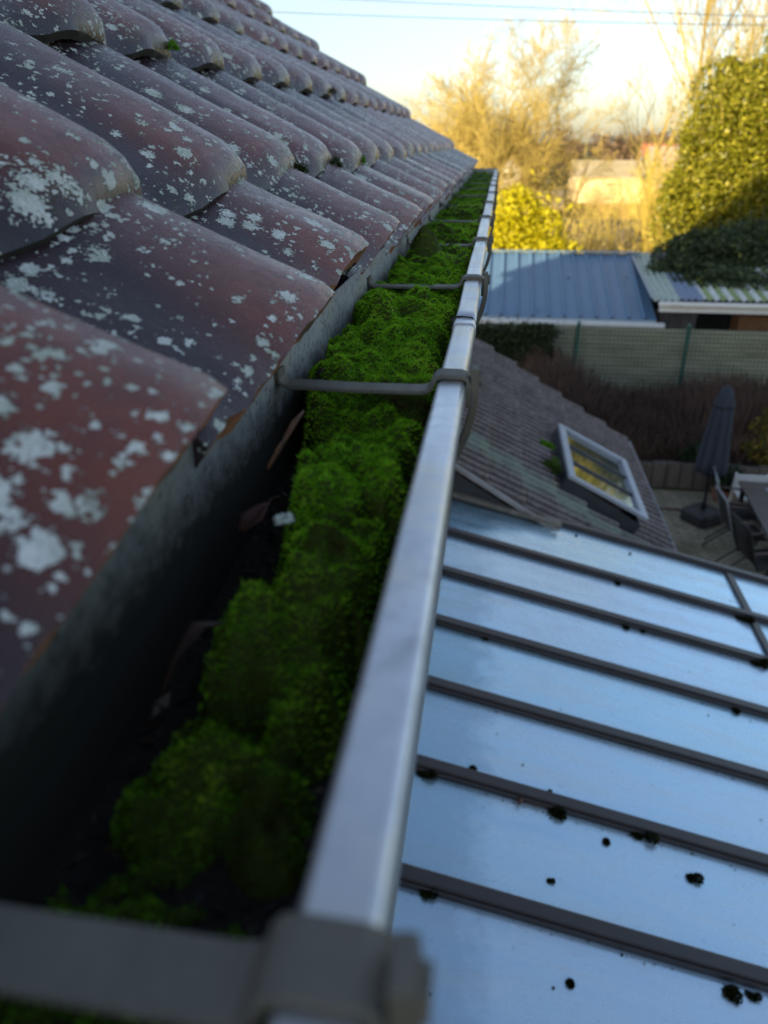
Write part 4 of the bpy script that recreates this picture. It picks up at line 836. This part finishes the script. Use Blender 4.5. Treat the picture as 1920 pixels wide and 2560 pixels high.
M_CPALE = plain('pale_green_sheet', (.42, .52, .47), .5, 0, .15, 4); M_CBLUE = plain('grey_blue_sheet', (.22, .30, .42), .5, 0, .1, 4); M_CWHITE = plain('white_sheet', (.68, .72, .70), .5, 0, .15, 5); M_CGREEN = plain('algae_sheet', (.30, .38, .16), .6, 0, .3, 8)
def corr(x0, x1, mats, y0, per=.135):
    k = 0; x = x0
    while x < x1 - .02:
        pts = [(x, 0), (x + per * .45, 0), (x + per * .58, .035), (x + per * .85, .035), (x + per, 0)]
        vs = [(a, y, cz(y) + b) for y in (y0, c1[0]) for a, b in pts] + [(a, y, cz(y) + b - .008) for y in (y0, c1[0]) for a, b in pts]
        fs = [(i, i + 1, 6 + i, 5 + i) for i in range(4)] + [(10 + i, i, i + 1, 11 + i)[::-1] for i in range(4)]
        o = MB().add(vs, fs).build('roof_sheet', mats[k % len(mats)]); kid(o, cp); x += per; k += 1
corr(3.32, 3.80, [M_CPALE], 16.9); corr(3.80, 4.28, [M_CBLUE], 17.0); corr(4.28, 9.0, [M_CWHITE, M_CGREEN], 17.02)
kid(MB().box(3.26, 3.33, 16.9, 20.6, 0, .01, Matrix(((1, 0, 0, 0), (0, 1, 0, 0), (0, cs, 1, c0[1] - cs * c0[0] + .045), (0, 0, 0, 1)))).build('edge_flashing', M_PALEBLUE), cp)
kid(MB().box(3.42, 9.0, 16.80, 16.93, c0[1] - .10, c0[1] - .02).build('gutter', M_WHITE, bevel=.02), cp)
kid(MB().box(3.46, 9.0, 16.94, 16.98, c0[1] - .24, c0[1] - .075).build('fascia', M_WHITE), cp)
for x in (3.60, 6.4, 8.9): kid(MB().box(x, x + .1, 16.99, 17.09, GZ, c0[1] - .10).build('post', M_DARKWOOD), cp)
kid(MB().box(3.6, 9.0, 20.5, 20.6, GZ, c1[1] - .1).build('back_wall', M_DARKWOOD), cp)
kid(MB().box(3.6, 9.0, 17.1, 20.5, GZ + .0, GZ + .02).build('floor_slab', plain('carport_floor', (.08, .075, .07), .9)), cp)
mb = MB(); mb.box(3.72, 4.55, 18.2, 18.7, GZ + .02, -3.52); mb.box(3.70, 4.57, 18.18, 18.72, -3.52, -3.48); mb.build('cabinet', plain('grey_cabinet', (.16, .145, .145), .7), label='low grey cabinet under the left end of the carport', cat='cabinet', bevel=.01)
mb = MB(); mb.box(5.45, 6.15, 18.2, 18.75, GZ + .02, -3.52); mb.box(5.44, 6.16, 18.19, 18.47, -3.52, -3.505); mb.box(5.44, 6.16, 18.48, 18.76, -3.52, -3.505); mb.build('crate', plain('orange_brown_wood', (.30, .145, .07), .8), label='orange brown wooden crate under the carport at the right edge', cat='crate')

# ------------------------------------------------------------------ parasol
pa = empty('parasol', (3.46, 11.45, GZ), 'closed slate blue garden parasol on a square black base', 'parasol')
M_FAB = plain('slate_fabric', (.032, .039, .056), .85, 0, .15, 6); M_BLACK = plain('black_plastic', (.014, .014, .016), .5, 0, .2, 8)
def pleated(rows, n=96, pl=8, amp=.3, ph=0):
    vs = []; fs = []
    for z, r, a in rows:
        for k in range(n):
            t = 2 * pi * k / n; rr_ = r * (1 + amp * a * (abs(cos(t * pl / 2 + ph)) - .6) + .03 * sin(t * 3 + z * 4)); vs.append((rr_ * cos(t), rr_ * sin(t), z))
    for i in range(len(rows) - 1):
        for k in range(n): fs.append((i * n + k, i * n + (k + 1) % n, (i + 1) * n + (k + 1) % n, (i + 1) * n + k))
    return vs, fs
vs, fs = pleated([(.86, .03, 0), (.83, .17, 1), (.86, .215, 1), (1.0, .212, 1), (1.25, .19, 1), (1.5, .168, .9), (1.75, .145, .8), (1.98, .12, .5), (2.06, .06, .2)]); MB().add(vs, fs).build('canopy', M_FAB, pa, smooth=True)
vs, fs = pleated([(1.885, .125, .6), (1.88, .152, .7), (1.92, .148, .6), (2.05, .105, .5), (2.155, .068, .3), (2.165, .02, 0)], ph=.4); MB().add(vs, fs).build('vent_flap', M_FAB, pa, smooth=True)
MB().tube([(0, 0, .2), (0, 0, 2.18)], .020, 10).build('pole', M_BLACK, pa, smooth=True)
MB().tube([(0, 0, 2.15), (0, 0, 2.19)], [.05, .03], 10).build('finial', M_FAB, pa)
ba = MB(); M45 = Matrix.Rotation(R_(38), 4, 'Z')
def rsq(s, r, z, n=5): return [M45 @ Vector((sx * (s - r) + r * cos(a0 + pi / 2 * k / n), sy * (s - r) + r * sin(a0 + pi / 2 * k / n), z)) for sx, sy, a0 in ((1, 1, 0), (-1, 1, pi / 2), (-1, -1, pi), (1, -1, 3 * pi / 2)) for k in range(n + 1)]
rings = [rsq(.235, .07, 0), rsq(.25, .08, .03), rsq(.25, .08, .085), rsq(.243, .08, .095), rsq(.25, .08, .105), rsq(.25, .08, .155), rsq(.225, .08, .195), rsq(.06, .03, .225)]; n = len(rings[0])
ba.add([p for g in rings for p in g], [(i * n + k, i * n + (k + 1) % n, (i + 1) * n + (k + 1) % n, (i + 1) * n + k) for i in range(len(rings) - 1) for k in range(n)] + [tuple(range(n - 1, -1, -1)), tuple((len(rings) - 1) * n + k for k in range(n))])
ba.build('base', M_BLACK, pa); MB().tube([(0, 0, .21), (0, 0, .33), (0, 0, .36)], [.045, .032, .026], 12).build('sleeve', M_BLACK, pa, smooth=True)

# ------------------------------------------------------------------ garden table and chairs
tb = empty('garden_table', (4.27, 10.3, GZ), 'long dark slate topped garden table at the right edge', 'table')
mt = NT('dark_tile_top'); p = mt.coord('Object'); bt = mt.n('ShaderNodeTexBrick', offset=0.0); mt.l(p, bt.inputs['Vector']); bt.inputs['Scale'].default_value = 1; bt.inputs['Brick Width'].default_value = .47; bt.inputs['Row Height'].default_value = .42; bt.inputs['Mortar Size'].default_value = .008
bt.inputs['Color1'].default_value = (.034, .034, .038, 1); bt.inputs['Color2'].default_value = (.045, .044, .048, 1); bt.inputs['Mortar'].default_value = (.09, .09, .10, 1); mt.set(base=bt.outputs['Color'], rough=.4)
RT = R_(4)
tb.rotation_euler.z = -RT * .9
MB().box(-.47, .47, -1.05, 1.05, .71, .75).build('top', mt.m, tb, bevel=.006)
MB().box(-.42, .42, -.98, .98, .64, .708).build('apron', M_BLACK, tb)
for sx in (-1, 1):
    for sy in (-1, 1): MB().box(sx * .40 - .03, sx * .40 + .03, sy * .96 - .03, sy * .96 + .03, 0, .64).build('leg', M_BLACK, tb)
mb = MB(); mb.box(4.17, 4.27, 10.98, 11.10, -4.645, -4.640, ); mb.tube([(4.21, 10.97, -4.635), (4.29, 10.93, -4.62), (4.32, 10.95, -4.63)], .02, 6); mb.build('paper_napkin', plain('crumpled_paper', (.45, .46, .48), .8), label='small crumpled pale paper lying on the dark garden table', cat='paper')
M_CHROME = plain('pale_chair_tube', (.30, .32, .34), .35, .5, .2, 6); M_SLING = plain('dark_sling', (.030, .027, .028), .8, 0, .2, 12)
def chair(loc, rz, label, pale):
    c = empty('garden_chair', loc, label, 'chair', 'dark sling chairs along the garden table', rz)
    fm = M_CHROME if pale else M_BLACK
    # chair faces +x; back leans to -x
    for s in (-1, 1):
        y = .27 * s
        o = MB().tube([(-.42, y, 1.0), (-.40, y, .93), (-.30, y, .62), (-.22, y, .43)], .014, 8).build('back_post', fm, c, smooth=True)
        MB().tube([(-.22, y, .43), (0, y, .42), (.22, y, .44), (.25, y, .40)], .013, 8).build('seat_rail', M_BLACK, c, smooth=True)
        MB().tube([(.24, y, .62), (.25, y, .44), (.30, y, .16), (.27, y, .04), (.20, y, .015)], .013, 8).build('front_leg', M_BLACK, c, smooth=True)
        MB().tube([(.05, y, .43), (-.10, y, .32), (-.30, y, .16), (-.42, y, .05), (-.43, y, .015)], .013, 8).build('rear_leg', M_BLACK, c, smooth=True)
        MB().strap([(-.31, y, .66), (-.2, y, .675), (.0, y, .67), (.20, y, .66), (.26, y, .64)], .045, .022).build('armrest', M_DARKARM, c, bevel=.006)
    MB().tube([(-.42, -.27, 1.0), (-.43, -.2, 1.015), (-.43, .2, 1.015), (-.42, .27, 1.0)], .014, 8).build('top_rail', fm, c, smooth=True)
    MB().strap([(-.41, 0, .96), (-.33, 0, .75), (-.26, 0, .52), (-.215, 0, .45), (-.15, 0, .425), (.05, 0, .415), (.22, 0, .435)], .51, .006).build('sling', M_SLING, c, smooth=True)
    return c
M_DARKARM = plain('brown_armrest', (.075, .045, .035), .6)
chair((3.82, 10.95, GZ), R_(-8), 'farthest dark sling chair with pale back frame beside the parasol base', True)
chair((3.72, 10.28, GZ), R_(2), 'middle dark sling chair with pale back frame at the left side of the table', True)
chair((3.74, 9.45, GZ), R_(10), 'nearest dark sling chair with black frame pushed under the table', False)
wc = empty('slatted_chair', (4.25, 11.98, GZ), 'white chair with a horizontally slatted back at the far end of the table', 'chair')
for k in range(5): MB().box(-.25, .25, .0, .02, .34 + .062 * k, .392 + .062 * k, Matrix.Rotation(R_(8), 4, 'X')).build('back_slat', M_WHITE, wc, bevel=.004)
for s in (-1, 1):
    MB().box(s * .24 - .018, s * .24 + .018, .022, .05, 0, .64, Matrix.Rotation(R_(6), 4, 'X')).build('back_leg', M_WHITE, wc); MB().box(s * .24 - .018, s * .24 + .018, -.44, -.405, 0, .34).build('front_leg', M_WHITE, wc)
for k in range(4): MB().box(-.25, .25, -.44 + k * .115, -.34 + k * .115, .345, .365).build('seat_slat', M_WHITE, wc)
po = empty('plant_pot', (3.98, 12.28, GZ), 'round terracotta pot holding a dark leafy plant beside the white chair', 'plant pot')
mb = MB(); mb.tube([(0, 0, 0), (0, 0, .20), (0, 0, .205), (0, 0, .24), (0, 0, .24), (0, 0, .18)], [.14, .19, .205, .21, .18, .17], 16); mb.build('pot', plain('terracotta_pot', (.25, .10, .06), .8), po)
P = blob_points((0, 0, .38), (.27, .27, .24), 900, 61, 8, .45); leafcloud('foliage', P, .05, leafmat('pot_leaf', [(0, (.015, .03, .012)), (1, (.045, .075, .03))]), np.random.default_rng(8).uniform(0, 1, len(P)), parent=po, seed=15)

# ------------------------------------------------------------------ distance
M_TANWALL = plain('tan_render', (.55, .42, .22), .9, 0, .12, .4); M_PINK = plain('pink_brick', (.45, .28, .20), .9, 0, .2, .8); M_ORF = plain('larch_fence', (.46, .29, .09), .9, 0, .2, 2); M_ROOFB = plain('old_brown_roof', (.28, .22, .15), .9, 0, .35, 1.4); M_RED = plain('red_tiles', (.32, .10, .06), .9, 0, .2, 1)
def house_far(name, x0, x1, y0, y1, eave, ridge, wall, roof, label, cat='building', ax='x', windows=()):
    h = empty(name, ((x0 + x1) / 2, (y0 + y1) / 2, GZ), label, cat, None)
    mb = MB(); mb.box(x0, x1, y0, y1, GZ - .03, eave)
    if ax == 'x':
        ym = (y0 + y1) / 2; mb.add([(x0, y0, eave + .003), (x0, y1, eave + .003), (x0, ym, ridge)], [(0, 1, 2)]); mb.add([(x1, y0, eave + .003), (x1, y1, eave + .003), (x1, ym, ridge)], [(2, 1, 0)])
    else:
        xm = (x0 + x1) / 2; mb.add([(x0, y0, eave + .003), (x1, y0, eave + .003), (xm, y0, ridge)], [(0, 1, 2)]); mb.add([(x0, y1, eave + .003), (x1, y1, eave + .003), (xm, y1, ridge)], [(2, 1, 0)])
    kid(mb.build('wall', wall), h); mb = MB(); o = .25
    if ax == 'x':
        d = (ridge - eave) / (ym - y0)
        for yy in (y0, y1):
            e = yy + (o if yy == y1 else -o); mb.add([(x0 - o, e, eave - d * o), (x1 + o, e, eave - d * o), (x1 + o, ym, ridge + .05), (x0 - o, ym, ridge + .05), (x0 - o, e, eave - d * o + .12), (x1 + o, e, eave - d * o + .12), (x1 + o, ym, ridge + .17), (x0 - o, ym, ridge + .17)], [(3, 2, 1, 0), (4, 5, 6, 7), (0, 1, 5, 4), (1, 2, 6, 5), (3, 0, 4, 7)])
    else:
        d = (ridge - eave) / (xm - x0)
        for xx in (x0, x1):
            e = xx + (o if xx == x1 else -o); mb.add([(e, y0 - o, eave - d * o), (e, y1 + o, eave - d * o), (xm, y1 + o, ridge + .05), (xm, y0 - o, ridge + .05), (e, y0 - o, eave - d * o + .12), (e, y1 + o, eave - d * o + .12), (xm, y1 + o, ridge + .17), (xm, y0 - o, ridge + .17)], [(3, 2, 1, 0), (4, 5, 6, 7), (0, 1, 5, 4), (1, 2, 6, 5), (3, 0, 4, 7)])
    kid(mb.build('roof', roof), h)
    for a, b, c_, d_ in windows: kid(MB().box(a, b, y0 - .03, y0 + .03, c_, d_).build('window', M_WDARK), h)
    return h
house_far('garden_house', 2.2, 7.2, 37, 41.5, -4.6, -3.45, M_TANWALL, M_ROOFB, 'low outbuilding with a weathered brown roof behind the leafless shrubs')
house_far('barn', 7.3, 15.5, 82, 92, -3.2, -1.9, M_TANWALL, plain('straw_roof', (.50, .40, .22), .9, 0, .15, .5), 'low straw coloured barn beyond the wooden fence', windows=())
house_far('brick_house', 16.2, 27, 92, 101, -2.6, -.7, M_PINK, plain('pinkish_roof', (.50, .35, .26), .9, 0, .12, .5), 'long pinkish brick house right of the straw coloured barn', windows=((18, 19.2, -4, -3), (21.5, 22.7, -4, -3)))
house_far('cottage', 19.5, 23.5, 120, 125, -2.3, -.5, M_WHITE, M_RED, 'tiny red roofed cottage in front of the far wood')
house_far('farmhouse', -.6, 2.6, 105, 112, -3.4, -1.5, plain('white_render', (.75, .66, .5), .9), plain('salmon_roof', (.5, .36, .22), .9), 'small white gabled farmhouse seen through the bare trees', ax='y', windows=((.2, .8, -4.2, -3.6), (1.2, 1.8, -4.2, -3.6)))
house_far('hut', -1.0, 4.2, 58, 62, -4.1, -3.3, plain('wooden_hut', (.40, .29, .15), .9), M_ROOFB, 'wooden hut behind the golden shrubs near the gutter end')
wf = empty('wooden_fence', (8, 62, GZ), 'sunlit orange wooden board fence in the distance', 'fence')
x = 4.75; rr = random.Random(3)
mb = MB()
while x < 13.5: mb.box(x, x + .17, 62, 62.03, GZ, GZ + 1.3 + rr.uniform(-.03, .03)); x += .18
kid(mb.build('boards', M_ORF), wf); mb = MB()
mb.box(4.7, 13.6, 62.035, 62.09, GZ + .25, GZ + .35); mb.box(4.7, 13.6, 62.035, 62.09, GZ + .95, GZ + 1.05); kid(mb.build('rails', M_ORF), wf)
mb = MB(); mb.tube([(4.55, 61.5, GZ), (4.5, 61.5, -2.75)], [.13, .10], 8); mb.tube([(4.5, 61.5, -2.76), (4.5, 61.5, -2.70)], .15, 8); mb.build('gate_post', M_DARKWOOD, label='dark post at the left end of the orange wooden fence', cat='post')
P = blob_points((3.5, 60.5, -4.55), (1.15, .8, 1.1), 5000, 71, 26, .4, .5, GZ); leafcloud('clipped_hedge', P, .10, M_IVYD, np.random.default_rng(9).uniform(0, .6, len(P)), 'dark clipped evergreen hedge left of the dark post', 'hedge', seed=21)
# far wood: reads as one mass
rw_ = np.random.default_rng(77); V = []; M_WOOD = leafmat('far_wood', [(0, (.13, .085, .055)), (.5, (.22, .15, .09)), (1, (.30, .21, .11))], .9, .3, .1); pts = []
for k in range(150):
    y = rw_.uniform(140, 300); x = rw_.uniform(-.25, .75) * y * .9; h = rw_.uniform(4, 8.5); r = h * rw_.uniform(.35, .55); n = 220
    d = rw_.normal(0, 1, (n, 3)); d /= np.linalg.norm(d, axis=1)[:, None]; d *= rw_.uniform(.4, 1, n)[:, None] ** .5
    pts.append(np.array([x, y, GZ + h * .55]) + d * np.array([r, r, h * .5]))
P = np.concatenate(pts); leafcloud('far_wood', P, .75, M_WOOD, np.random.default_rng(10).uniform(0, 1, len(P)), 'hazy brown belt of leafless woodland along the horizon', 'wood', kind='stuff', aspect=.5, seed=31)
# overhead wires
M_WIREB = plain('black_cable', (.05, .05, .06), .6)
def wire(a, b, sag, label):
    a = Vector(a); b = Vector(b); pts = [a.lerp(b, t / 24) - Vector((0, 0, sag * 4 * (t / 24) * (1 - t / 24))) for t in range(25)]; MB().tube(pts, .006, 5).build('overhead_cable', M_WIREB, smooth=True, label=label, cat='cable', group='overhead cables')
wire((-12, 15, 2.745), (14, 15, 1.38), .15, 'upper of two thin cables crossing the sky')
wire((-12, 15, 2.47), (14, 15, 1.52), .25, 'lower of two thin cables crossing the sky')
bpy.context.view_layer.update()
